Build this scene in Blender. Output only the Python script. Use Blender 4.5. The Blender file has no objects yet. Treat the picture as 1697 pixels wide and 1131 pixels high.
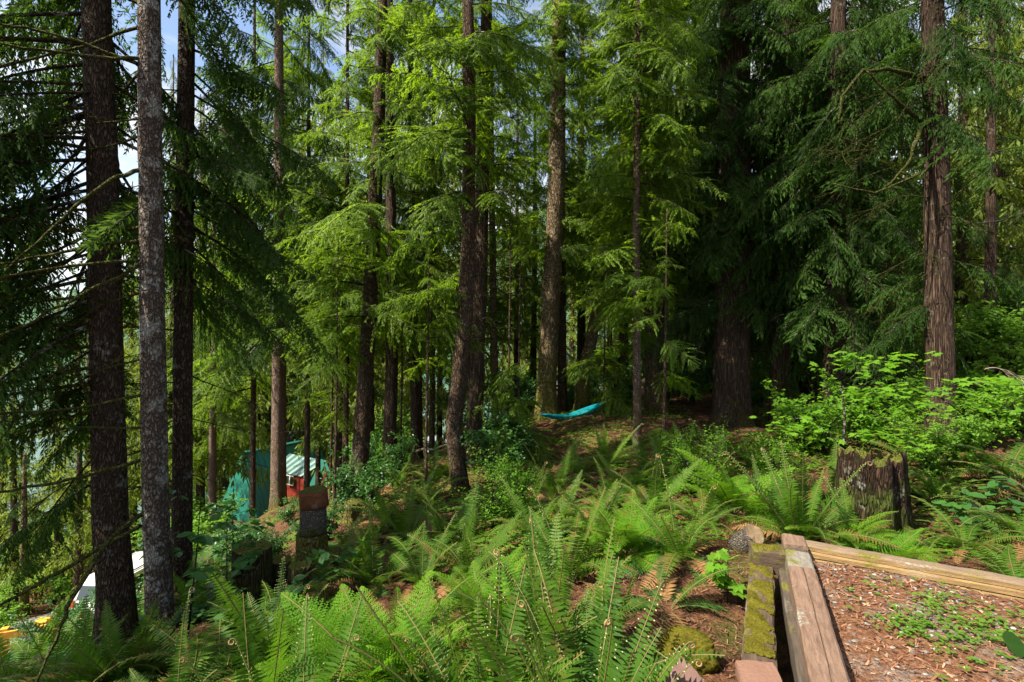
import bpy, math, random
import numpy as np
from mathutils import Vector, Matrix, Euler, Quaternion

R = math.radians
random.seed(7)
rng = np.random.default_rng(7)
scene = bpy.context.scene
C = scene.collection

# ------------------------------------------------------------------ camera, sky, sun, exposure
CAMZ, FPX = 1.6, 850.0
cam = bpy.data.objects.new('camera', bpy.data.cameras.new('camera'))
cam.data.sensor_width = 36.0
cam.data.lens = FPX / 1697 * 36
cam.data.clip_start, cam.data.clip_end = 0.05, 4000
cam.location = (0, 0, CAMZ)
cam.rotation_euler = (R(90), 0, 0)
C.objects.link(cam)
scene.camera = cam

SUN_AZ, SUN_EL = math.atan2(-0.86, -0.48), R(50)     # sun stands to the side of the lake, a little behind the camera
world = bpy.data.worlds.new('World')
scene.world = world
world.use_nodes = True
wn = world.node_tree
for n in list(wn.nodes): wn.nodes.remove(n)
wo = wn.nodes.new('ShaderNodeOutputWorld'); wb = wn.nodes.new('ShaderNodeBackground')
sk = wn.nodes.new('ShaderNodeTexSky'); sk.sky_type = 'NISHITA'; sk.sun_disc = False
sk.sun_elevation = SUN_EL; sk.sun_rotation = SUN_AZ
sk.air_density = 1.0; sk.dust_density = 1.6; sk.ozone_density = 1.0
wb.inputs['Strength'].default_value = 0.09
# thin broken cloud over the whole sky
tcw = wn.nodes.new('ShaderNodeTexCoord'); nw = wn.nodes.new('ShaderNodeTexNoise'); nw.inputs['Scale'].default_value = 3.2; nw.inputs['Detail'].default_value = 6; nw.inputs['Roughness'].default_value = .6
mpw = wn.nodes.new('ShaderNodeMapping'); mpw.inputs['Scale'].default_value = (1, 1, 2.2)
mrw = wn.nodes.new('ShaderNodeMapRange'); mrw.inputs[1].default_value = .42; mrw.inputs[2].default_value = .62
hsw = wn.nodes.new('ShaderNodeHueSaturation'); mxw = wn.nodes.new('ShaderNodeMix'); mxw.data_type = 'RGBA'
hsw.inputs['Saturation'].default_value = .12; hsw.inputs['Value'].default_value = 1.1
wn.links.new(tcw.outputs['Generated'], mpw.inputs[0]); wn.links.new(mpw.outputs[0], nw.inputs['Vector']); wn.links.new(nw.outputs['Fac'], mrw.inputs[0])
wn.links.new(mrw.outputs[0], mxw.inputs[0]); wn.links.new(sk.outputs[0], hsw.inputs['Color'])
wn.links.new(sk.outputs[0], mxw.inputs[6]); wn.links.new(hsw.outputs[0], mxw.inputs[7])
wn.links.new(mxw.outputs[2], wb.inputs[0]); wn.links.new(wb.outputs[0], wo.inputs[0])

sd = Vector((math.sin(SUN_AZ) * math.cos(SUN_EL), math.cos(SUN_AZ) * math.cos(SUN_EL), math.sin(SUN_EL)))
sl = bpy.data.lights.new('sun', 'SUN'); sl.energy = 5.0; sl.angle = R(0.5); sl.color = (1.0, 0.91, 0.76)
so = bpy.data.objects.new('sun', sl); so.rotation_euler = (-sd).to_track_quat('-Z', 'Y').to_euler(); C.objects.link(so)

vs = scene.view_settings
vs.view_transform = 'Standard'; vs.look = 'None'; vs.gamma = 1.0; vs.exposure = 1.62; vs.use_curve_mapping = False
cy = scene.cycles
cy.max_bounces = 5; cy.diffuse_bounces = 3; cy.glossy_bounces = 2; cy.transmission_bounces = 4; cy.transparent_max_bounces = 4
cy.caustics_reflective = False; cy.caustics_refractive = False
cy.use_adaptive_sampling = True; cy.adaptive_threshold = 0.016
cy.use_denoising = True

def P(px, py, d):                      # a point of the place, d metres in front of the camera
    return Vector(((px - 848.5) / FPX * d, d, CAMZ - (py - 565.5) / FPX * d))

# ------------------------------------------------------------------ mesh helpers
class MB:
    """collects vertices and faces, becomes one mesh"""
    def __init__(s): s.v = []; s.f = []; s.m = []; s.s = []
    def add(s, verts, faces, mat=0, smooth=True):
        o = len(s.v); s.v.extend([tuple(p) for p in verts])
        for f in faces:
            s.f.append(tuple(i + o for i in f)); s.m.append(mat); s.s.append(smooth)
    def box(s, c, size, rz=0, mat=0, rot=None):
        x, y, z = [q / 2 for q in size]
        M = rot if rot is not None else Matrix.Rotation(rz, 3, 'Z')
        vs_ = [Vector(c) + M @ Vector((a * x, b * y, e * z)) for a in (-1, 1) for b in (-1, 1) for e in (-1, 1)]
        s.add(vs_, [(0, 1, 3, 2), (4, 6, 7, 5), (0, 4, 5, 1), (2, 3, 7, 6), (0, 2, 6, 4), (1, 5, 7, 3)], mat, False)
    def tube(s, pts, rads, n=6, mat=0, cap=True, wob=0.0, lobes=None, rnd=None):
        pts = [Vector(p) for p in pts]; o = len(s.v); K = len(pts)
        up = Vector((0, 1, 0.03)).normalized()
        for k, p in enumerate(pts):
            t = (pts[min(k + 1, K - 1)] - pts[max(k - 1, 0)])
            if t.length < 1e-9: t = Vector((0, 0, 1))
            t.normalize()
            a = t.cross(up)
            if a.length < 0.05: a = t.cross(Vector((1, 0, 0)))
            a.normalize(); b = t.cross(a)
            for i in range(n):
                th = 2 * math.pi * i / n
                r = rads[k]
                if lobes: r = r * lobes(k, th)
                if wob: r *= 1 + (rnd or random).uniform(-wob, wob)
                s.v.append(tuple(p + (a * math.cos(th) + b * math.sin(th)) * r))
        for k in range(K - 1):
            for i in range(n):
                j = (i + 1) % n
                s.f.append((o + k * n + i, o + k * n + j, o + (k + 1) * n + j, o + (k + 1) * n + i)); s.m.append(mat); s.s.append(True)
        if cap:
            s.f.append(tuple(o + (K - 1) * n + i for i in range(n))); s.m.append(mat); s.s.append(False)
            s.f.append(tuple(o + i for i in reversed(range(n)))); s.m.append(mat); s.s.append(False)
    def leaf(s, p, d, side, w, mat=1, mid=0.45):
        """a lozenge from p along d (with length) and half width w along side"""
        m = p + d * mid
        o = len(s.v); s.v.extend([tuple(p), tuple(m + side * w), tuple(p + d), tuple(m - side * w)])
        s.f.append((o, o + 1, o + 2, o + 3)); s.m.append(mat); s.s.append(False)
    def mesh(s, name, mats):
        me = bpy.data.meshes.new(name)
        me.from_pydata(s.v, [], s.f)
        for m in mats: me.materials.append(m)
        me.polygons.foreach_set('material_index', s.m)
        me.polygons.foreach_set('use_smooth', s.s)
        me.update()
        return me
    def build(s, name, mats, parent=None, loc=None):
        if not isinstance(mats, (list, tuple)): mats = [mats]
        return link(name, s.mesh(name, mats), parent, loc)

def np_mesh(name, verts, faces, mats, mi=None, smooth=True):
    """verts (n,3), faces (m,k) arrays"""
    me = bpy.data.meshes.new(name)
    verts = np.asarray(verts, dtype=np.float32); faces = np.asarray(faces, dtype=np.int32)
    m, k = faces.shape
    me.vertices.add(len(verts)); me.vertices.foreach_set('co', verts.ravel())
    me.loops.add(m * k); me.loops.foreach_set('vertex_index', faces.ravel())
    me.polygons.add(m); me.polygons.foreach_set('loop_start', np.arange(0, m * k, k, dtype=np.int32))
    for q in mats: me.materials.append(q)
    if mi is not None: me.polygons.foreach_set('material_index', np.asarray(mi, dtype=np.int32))
    me.polygons.foreach_set('use_smooth', np.full(m, smooth, dtype=bool))
    me.update(calc_edges=True); me.validate()
    return me

def link(name, me, parent=None, loc=None, rot=None, sc=None):
    o = bpy.data.objects.new(name, me); C.objects.link(o)
    if parent is not None: o.parent = parent
    if loc is not None: o.location = loc
    if rot is not None: o.rotation_euler = rot
    if sc is not None: o.scale = (sc, sc, sc) if isinstance(sc, (int, float)) else sc
    return o

def tag(o, label=None, cat=None, group=None, kind=None):
    if label: o['label'] = label
    if cat: o['category'] = cat
    if group: o['group'] = group
    if kind: o['kind'] = kind
    return o

def thing(name, label, cat, loc=(0, 0, 0), rz=0, group=None):
    o = bpy.data.objects.new(name, None); C.objects.link(o); o.location = loc; o.rotation_euler = (0, 0, rz)
    o.empty_display_size = 0.1
    return tag(o, label, cat, group)

def hnoise(x, y, seed=0):
    """cheap smooth noise in -1..1 for arrays"""
    r = np.random.default_rng(seed); v = 0 * x
    for k in range(7):
        a, b, c = r.uniform(-1, 1, 2).tolist() + [r.uniform(0, 6.28)]
        v = v + np.sin(a * x * 2 + b * y * 2 + c + 1.3 * np.sin(b * x - a * y + c * 2))
    return v / 4.0

# ------------------------------------------------------------------ materials
def nmat(name):
    m = bpy.data.materials.new(name); m.use_nodes = True
    t = m.node_tree
    for n in list(t.nodes): t.nodes.remove(n)
    out = t.nodes.new('ShaderNodeOutputMaterial')
    return m, t, out

def N(t, typ, **kw):
    n = t.nodes.new(typ)
    for k, v in kw.items():
        if k.startswith('i_'):
            n.inputs[k[2:].replace('_', ' ')].default_value = v
        else: setattr(n, k, v)
    return n

def rgba(c): return (c[0], c[1], c[2], 1)

def ramp(t, fac, stops):
    r = t.nodes.new('ShaderNodeValToRGB')
    e = r.color_ramp.elements
    while len(e) < len(stops): e.new(0.5)
    for q, (pos, col) in zip(e, stops): q.position = pos; q.color = rgba(col)
    t.links.new(fac, r.inputs[0]); return r.outputs[0]

def mixc(t, fac, a, b):
    m = t.nodes.new('ShaderNodeMix'); m.data_type = 'RGBA'
    for sock, v in ((m.inputs[0], fac), (m.inputs[6], a), (m.inputs[7], b)):
        if hasattr(v, 'links'): t.links.new(v, sock)
        elif isinstance(v, (int, float)): sock.default_value = v
        else: sock.default_value = rgba(v)
    return m.outputs[2]

def mth(t, op, a, b=0.0, clamp=False):
    m = t.nodes.new('ShaderNodeMath'); m.operation = op; m.use_clamp = clamp
    for sock, v in ((m.inputs[0], a), (m.inputs[1], b)):
        if hasattr(v, 'links'): t.links.new(v, sock)
        else: sock.default_value = v
    return m.outputs[0]

def coords(t, scale=(1, 1, 1), kind='Object'):
    tc = t.nodes.new('ShaderNodeTexCoord'); mp = t.nodes.new('ShaderNodeMapping')
    mp.inputs['Scale'].default_value = scale
    t.links.new(tc.outputs[kind], mp.inputs[0]); return mp.outputs[0], tc

def noise(t, vec, scale=5, detail=3, rough=0.6):
    n = t.nodes.new('ShaderNodeTexNoise'); n.inputs['Scale'].default_value = scale
    n.inputs['Detail'].default_value = detail; n.inputs['Roughness'].default_value = rough
    t.links.new(vec, n.inputs['Vector']); return n.outputs['Fac']

def finish(t, out, col, rough=0.85, bump=None, bs=0.4, bd=0.02, spec=0.2, metal=0):
    b = t.nodes.new('ShaderNodeBsdfPrincipled')
    if hasattr(col, 'links'): t.links.new(col, b.inputs['Base Color'])
    else: b.inputs['Base Color'].default_value = rgba(col)
    if hasattr(rough, 'links'): t.links.new(rough, b.inputs['Roughness'])
    else: b.inputs['Roughness'].default_value = rough
    b.inputs['Specular IOR Level'].default_value = spec; b.inputs['Metallic'].default_value = metal
    if bump is not None:
        bn = t.nodes.new('ShaderNodeBump'); bn.inputs['Strength'].default_value = bs; bn.inputs['Distance'].default_value = bd
        t.links.new(bump, bn.inputs['Height']); t.links.new(bn.outputs[0], b.inputs['Normal'])
    t.links.new(b.outputs[0], out.inputs[0]); return b

def leaf_mat(name, c1, c2, trans, tf=0.4, rough=0.55, spec=0.14, var=0.35, brown=0.0):
    """leaf: colour differs from plant to plant and from clump to clump; light comes through"""
    m, t, out = nmat(name)
    oi = t.nodes.new('ShaderNodeObjectInfo')
    vec, _ = coords(t)
    nz = noise(t, vec, 3.5, 2)
    f = mth(t, 'ADD', mth(t, 'MULTIPLY', oi.outputs['Random'], 0.6), mth(t, 'MULTIPLY', mth(t, 'SUBTRACT', nz, 0.3), 0.8), True)
    col = mixc(t, f, c1, c2)
    if brown > 0:          # withered spots and tips, on some fronds more than on others
        nb = noise(t, vec, 11, 3, .7)
        fb_ = mth(t, 'MULTIPLY', mth(t, 'SUBTRACT', mth(t, 'ADD', nb, mth(t, 'MULTIPLY', mth(t, 'FRACT', mth(t, 'MULTIPLY', oi.outputs['Random'], 7.3)), .22)), .74 - brown * .1), 9, True)
        col = mixc(t, mth(t, 'MULTIPLY', fb_, .8), col, (.13, .075, .022))
    b = t.nodes.new('ShaderNodeBsdfPrincipled'); b.inputs['Roughness'].default_value = rough
    b.inputs['Specular IOR Level'].default_value = spec
    t.links.new(col, b.inputs['Base Color'])
    tr = t.nodes.new('ShaderNodeBsdfTranslucent')
    t.links.new(mixc(t, f, tuple(q * 0.75 for q in trans), trans), tr.inputs[0])
    mx = t.nodes.new('ShaderNodeMixShader'); mx.inputs[0].default_value = tf
    t.links.new(b.outputs[0], mx.inputs[1]); t.links.new(tr.outputs[0], mx.inputs[2])
    t.links.new(mx.outputs[0], out.inputs[0])
    return m

def bark_mat(name, dark, light, vscale, lichen=0.0, lich_col=(0.32, 0.33, 0.29), moss=0.3, moss_h=1.2, fur=1.0, moss_col=(0.075, 0.085, 0.012)):
    m, t, out = nmat(name)
    vec, tc = coords(t, vscale)
    nz = noise(t, vec, 6, 5, 0.65)
    vo = t.nodes.new('ShaderNodeTexVoronoi'); vo.feature = 'DISTANCE_TO_EDGE'; vo.inputs['Scale'].default_value = 7
    # warp the cells
    wv = t.nodes.new('ShaderNodeVectorMath'); wv.operation = 'ADD'
    nc = t.nodes.new('ShaderNodeTexNoise'); nc.inputs['Scale'].default_value = 4
    t.links.new(vec, nc.inputs['Vector']); t.links.new(vec, wv.inputs[0])
    sc = t.nodes.new('ShaderNodeVectorMath'); sc.operation = 'SCALE'; sc.inputs[3].default_value = 0.35
    t.links.new(nc.outputs['Color'], sc.inputs[0]); t.links.new(sc.outputs[0], wv.inputs[1])
    t.links.new(wv.outputs[0], vo.inputs['Vector'])
    crack = mth(t, 'MULTIPLY', vo.outputs['Distance'], 4.0, True)
    h = mth(t, 'ADD', mth(t, 'MULTIPLY', crack, fur), mth(t, 'MULTIPLY', nz, 0.7))
    col = ramp(t, nz, [(0.25, dark), (0.75, light)])
    col = mixc(t, mth(t, 'MULTIPLY', mth(t, 'SUBTRACT', 1.0, crack, True), .75), col, tuple(q * 0.5 for q in dark))
    tco = tc.outputs['Object']
    n2 = noise(t, tco, 5, 4, 0.7)
    if lichen > 0:
        n3 = noise(t, tco, 22, 3, 0.6)
        f = mth(t, 'ADD', mth(t, 'MULTIPLY', n2, 0.78), mth(t, 'MULTIPLY', n3, 0.32))
        f = mth(t, 'MULTIPLY', mth(t, 'SUBTRACT', f, 0.66 - lichen * 0.16), 14.0, True)
        col = mixc(t, mth(t, 'MULTIPLY', f, 0.8), col, lich_col)
    if moss > 0:
        sp = t.nodes.new('ShaderNodeSeparateXYZ'); t.links.new(tco, sp.inputs[0])
        hf = mth(t, 'DIVIDE', mth(t, 'SUBTRACT', moss_h, sp.outputs['Z']), moss_h)
        n4 = noise(t, tco, 3.2, 4, 0.7)
        f = mth(t, 'ADD', mth(t, 'MULTIPLY', hf, 0.35), n4)
        f = mth(t, 'MULTIPLY', mth(t, 'SUBTRACT', f, 0.82 - moss * 0.4), 5.0, True)
        col = mixc(t, mth(t, 'MULTIPLY', f, 0.85), col, moss_col)
    finish(t, out, col, 0.92, h, 1.0, 0.05, 0.1)
    return m

def plain(name, col, rough=0.6, spec=0.3, metal=0, var=0.25, scale=8, stretch=(1, 1, 1), bs=0.15):
    """a painted or bare surface with uneven colour and a little relief"""
    m, t, out = nmat(name)
    vec, _ = coords(t, stretch)
    nz = noise(t, vec, scale, 5, 0.65)
    c = mixc(t, nz, tuple(q * (1 - var) for q in col), tuple(min(1, q * (1 + var)) for q in col))
    finish(t, out, c, rough, nz, bs, 0.01, spec, metal)
    return m

M = {}
M['hem'] = leaf_mat('hemlock_needles', (0.03, 0.066, 0.007), (0.1, 0.165, 0.012), (0.26, 0.43, 0.018), 0.44)
M['spr'] = leaf_mat('spruce_needles', (0.016, 0.04, 0.009), (0.04, 0.08, 0.014), (0.12, 0.23, 0.02), 0.33, .7, .05)
M['ced'] = leaf_mat('cedar_scales', (0.013, 0.035, 0.007), (0.04, 0.086, 0.012), (0.11, 0.24, 0.02), 0.34, .65, .06)
M['far'] = leaf_mat('far_needles', (0.055, 0.09, 0.012), (0.16, 0.2, 0.025), (0.32, 0.42, 0.035), 0.4)
M['map'] = leaf_mat('maple_leaf', (0.06, 0.15, 0.012), (0.125, 0.255, 0.02), (0.24, 0.52, 0.025), 0.45, 0.45)
M['bro'] = leaf_mat('broad_leaf', (0.06, 0.14, 0.018), (0.14, 0.26, 0.03), (0.26, 0.5, 0.04), 0.45, 0.45)
M['lady'] = leaf_mat('lady_fern', (0.055, 0.145, 0.008), (0.105, 0.225, 0.012), (0.19, 0.42, 0.012), 0.4, 0.6, .08, brown=.2)
M['sword'] = leaf_mat('sword_fern', (0.022, 0.066, 0.008), (0.07, 0.145, 0.012), (0.15, 0.33, 0.015), 0.36, 0.5, 0.12, brown=.6)
M['salal'] = leaf_mat('dark_shrub', (0.022, 0.075, 0.018), (0.05, 0.13, 0.025), (0.1, 0.28, 0.03), 0.33, 0.4, 0.3)
M['pale'] = plain('pale_curl', (0.42, 0.40, 0.2), 0.7)
M['crozier'] = plain('brown_crozier', (0.2, 0.13, 0.05), 0.8)
M['deadfrond'] = plain('dead_frond', (.16, .085, .035), .85, .1, 0, .4)
M['rachis'] = plain('fern_stalk', (0.1, 0.085, 0.025), 0.7)
M['wood'] = bark_mat('twig_bark', (0.03, 0.022, 0.016), (0.09, 0.07, 0.05), (3, 3, 3), 0.3, moss=0.0)
M['mossy'] = bark_mat('mossy_twig', (0.035, 0.028, 0.018), (0.1, 0.08, 0.05), (3, 3, 3), 0.3, moss=0.75, moss_h=50, moss_col=(0.06, 0.065, 0.012))
M['bark_spruce'] = bark_mat('bark_spruce', (0.04, 0.028, 0.019), (0.115, 0.082, 0.057), (5.2, 5.2, 1.5), 0.2, (0.2, 0.2, 0.17), 0.25, 1.6, 1.0)
M['bark_lichen'] = bark_mat('bark_lichen', (0.07, 0.055, 0.044), (0.2, 0.155, 0.125), (5, 5, 2.2), 0.62, (0.3, 0.295, 0.265), 0.12, 1.2, 0.7)
M['bark_hem'] = bark_mat('bark_hemlock', (0.05, 0.032, 0.02), (0.17, 0.112, 0.075), (6, 6, 1.2), 0.28, (0.2, 0.19, 0.15), 0.25, 1.4, 1.0)
M['bark_pink'] = bark_mat('bark_flaky', (0.14, 0.092, 0.07), (0.42, 0.3, 0.23), (5.0, 5.0, 3.0), 0.1, (0.35, 0.33, 0.25), 0.32, 2.5, 1.0, (0.14, 0.12, 0.025))
M['bark_moss'] = bark_mat('bark_mossy', (0.09, 0.065, 0.038), (0.29, 0.215, 0.13), (3.0, 3.0, 1.0), 0.25, (0.3, 0.27, 0.2), 0.6, 2.6, 0.9, (0.11, 0.105, 0.015))
M['bark_cedar'] = bark_mat('bark_cedar', (0.04, 0.026, 0.018), (0.145, 0.096, 0.067), (6.0, 6.0, 0.32), 0.15, (0.2, 0.18, 0.14), 0.2, 1.5, 0.9)
M['rot'] = bark_mat('rotten_wood', (0.016, 0.01, 0.007), (0.075, 0.044, 0.026), (5, 5, 0.6), 0.2, (0.2, 0.22, 0.18), 0.6, 1.0, 0.8, (0.05, 0.07, 0.012))
M['cut'] = plain('cut_wood', (0.17, 0.12, 0.07), 0.9, 0.1, 0, 0.45, 14)

# ------------------------------------------------------------------ the lie of the land
CP = np.array([
 (2.2,4.5,-.32),(1.2,2.4,-.35),(2.0,3.0,-.42),(3.3,2.6,-.42),(5,1.5,-.4),(0,0,-.12),(0,-3,0),(3,-1,-.3),(6,3.4,-.35),(9,2,-.2),
 (1.1,3.3,-.36),(.7,4.6,-.55),(.1,2.5,-.5),(-1,3,-.75),(0,6.5,-.8),(1.6,6.2,-.5),(1.8,10,-.7),(.9,15,-.6),(5.5,13,-.45),(4,6,-.55),
 (5.6,6,-.4),(8,9,-.1),(12,12,.3),(15,20,.4),(6,18,-.4),(0,11,-.95),(-1,10,-1.2),(-.9,11.5,-1.2),(2.8,7.6,-.5),(4.7,4.5,-.4),
 (-3.2,11,-1.8),(-3,13,-1.85),(-2.8,15,-1.95),(-2.5,6.6,-1.45),(-2.8,5.5,-1.3),(-4.26,5.5,-1.6),(-3.5,5,-1.4),(-4.15,6.5,-1.8),
 (-6.4,14,-3.0),(-1.5,2,-.85),(-2.5,3,-1.15),(-4,3.5,-1.4),(-5,1,-1.1),(-3,-2,-.5),(-7,7,-3.5),(-9,10,-5.2),(-8,4,-3.6),
 (-15,17,-7.9),(-14,20,-8.5),(-14.5,23,-9.4),(-18,18,-8.4),(-18,23,-9.4),(-12,18,-7.4),(-12,28,-9.0),(-14,33,-9.8),(-17,34,-10),(-10,36,-9),(-4,30,-5.3),(0,25,-2.5),(1,35,-3),
 (5,35,-2),(8,30,-.8),(20,30,.5),(-21.5,23,-9.7),(-22,27,-10.4),(-26,22,-10.9),(-30,30,-12.5),(-20,45,-11.5),(-8,50,-9.5),(5,60,-6),(-40,40,-14),
 (-40,80,-15),(-10,90,-14),(20,80,-4),(40,60,1),(-20,5,-8),(-40,5,-13),(-40,-30,-12),(-10,-20,-3),(0,-30,0),(30,-30,2),(40,10,2),
 (-60,160,-16),(0,160,-14),(60,150,2),(160,160,6),(-160,100,-16),(-160,-60,-14),(160,-60,6)], dtype=float)
def _rbf():
    n = len(CP); d = np.linalg.norm(CP[:, None, :2] - CP[None, :, :2], axis=2)
    A = np.zeros((n + 3, n + 3)); A[:n, :n] = d; A[:n, n] = 1; A[:n, n + 1:] = CP[:, :2]; A[n:, :n] = A[:n, n:].T
    A[:n, :n] -= np.eye(n) * 0.12
    b = np.zeros(n + 3); b[:n] = CP[:, 2]
    return np.linalg.solve(A, b)
_W = _rbf()
def Hs(x, y):
    x = np.asarray(x, float); y = np.asarray(y, float); n = len(CP)
    v = _W[n] + _W[n + 1] * x + _W[n + 2] * y
    for i in range(n): v = v + _W[i] * np.hypot(x - CP[i, 0], y - CP[i, 1])
    v = np.clip(v, -17, 12)
    near = np.exp(-((x - 1) ** 2 + (y - 3) ** 2) / 30.0)
    amp = np.clip(0.05 + 0.012 * np.hypot(x, y), 0, 0.3)
    v = v + amp * hnoise(x * 0.55, y * 0.55, 3) + 0.035 * hnoise(x * 2.1, y * 2.1, 4)
    return v
def H(x, y): return float(Hs(np.array([x]), np.array([y]))[0])

# ground material
def ground_mat():
    m, t, out = nmat('forest_floor')
    vec, tc = coords(t)
    n1 = noise(t, vec, 0.9, 4, 0.6); n2 = noise(t, vec, 7, 5, 0.7); n3 = noise(t, vec, 45, 4, 0.7)
    litter = ramp(t, n3, [(0.3, (0.03, 0.014, 0.008)), (0.52, (0.12, 0.055, 0.028)), (0.72, (0.21, 0.115, 0.065))])
    soil = ramp(t, n2, [(0.3, (0.022, 0.014, 0.009)), (0.7, (0.06, 0.036, 0.02))])
    c = mixc(t, mth(t, 'MULTIPLY', mth(t, 'SUBTRACT', n2, 0.38), 6, True), soil, litter)
    moss = ramp(t, n3, [(0.3, (0.025, 0.04, 0.008)), (0.7, (0.085, 0.11, 0.018))])
    f = mth(t, 'MULTIPLY', mth(t, 'SUBTRACT', mth(t, 'ADD', n1, mth(t, 'MULTIPLY', n2, 0.4)), 0.74), 7, True)
    c = mixc(t, mth(t, 'MULTIPLY', f, 0.85), c, moss)
    h = mth(t, 'ADD', n2, mth(t, 'MULTIPLY', n3, 0.8))
    finish(t, out, c, 0.95, h, 0.9, 0.05, 0.1)
    return m
M['ground'] = ground_mat()

def axis(segs):
    out = [segs[0][0]]
    for a, b, st in segs:
        n = max(1, int(round((b - a) / st))); out += list(np.linspace(a, b, n + 1)[1:])
    return np.array(out)
xs = axis([(-420, -60, 40), (-60, -25, 3), (-25, -8, 0.8), (-8, 9, 0.09), (9, 30, 0.9), (30, 60, 4), (60, 420, 40)])
ys = axis([(-200, -20, 30), (-20, 0, 2), (0, 1, 0.25), (1, 9, 0.08), (9, 18, 0.2), (18, 50, 0.9), (50, 120, 5), (120, 300, 30)])
GX, GY = np.meshgrid(xs, ys)
GZ = Hs(GX, GY)
near = ((GX > -8) & (GX < 9) & (GY > 0) & (GY < 18))
GZ += near * (0.012 * rng.standard_normal(GX.shape))
nx, ny = len(xs), len(ys)
idx = np.arange(nx * ny).reshape(ny, nx)
gf = np.stack([idx[:-1, :-1], idx[:-1, 1:], idx[1:, 1:], idx[1:, :-1]], -1).reshape(-1, 4)
tag(link('ground', np_mesh('ground', np.stack([GX, GY, GZ], -1).reshape(-1, 3), gf, [M['ground']])), kind='structure')

# lake
m, t, out = nmat('lake_water')
vec, _ = coords(t, (1, 2.2, 1)); nz = noise(t, vec, 1.4, 4, 0.6)
finish(t, out, (0.055, 0.115, 0.085), 0.12, nz, 0.25, 0.25, 0.5); M['water'] = m
mb = MB(); mb.add([(-900, -300, -10.6), (60, -300, -10.6), (60, 700, -10.6), (-900, 700, -10.6)], [(0, 1, 2, 3)], 0, False)
tag(mb.build('lake', M['water']), kind='structure')

# wooded hills across the lake
m, t, out = nmat('wooded_hill')
vec, _ = coords(t); n1 = noise(t, vec, 0.05, 5, 0.7); n2 = noise(t, vec, 0.4, 3, 0.7)
c = ramp(t, mth(t, 'ADD', mth(t, 'MULTIPLY', n1, 0.5), mth(t, 'MULTIPLY', n2, 0.5)), [(0.35, (0.03, 0.065, 0.045)), (0.65, (0.10, 0.17, 0.09))])  # distance haze is put into these muted bluish greens
finish(t, out, c, 0.95, n2, 1.0, 4.0, 0.05); M['hill'] = m
hx = np.linspace(-700, 700, 220); hy = np.linspace(230, 620, 60)
HX, HY = np.meshgrid(hx, hy)
prof = np.clip((HY - 235) / 260, 0, 1)
HZ = -14 + prof ** 0.9 * (95 + 40 * np.sin(HX * 0.006 + 1.0) + 25 * np.sin(HX * 0.017)) + 3.0 * rng.standard_normal(HX.shape) * (prof > 0.02)
i2 = np.arange(220 * 60).reshape(60, 220)
hf = np.stack([i2[:-1, :-1], i2[:-1, 1:], i2[1:, 1:], i2[1:, :-1]], -1).reshape(-1, 4)
tag(link('hills', np_mesh('hills', np.stack([HX, HY, HZ], -1).reshape(-1, 3), hf, [M['hill']])), kind='structure')

# ------------------------------------------------------------------ branch, frond and leaf pools
def V(*a): return Vector(a)
UP = Vector((0, 0, 1))

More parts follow.
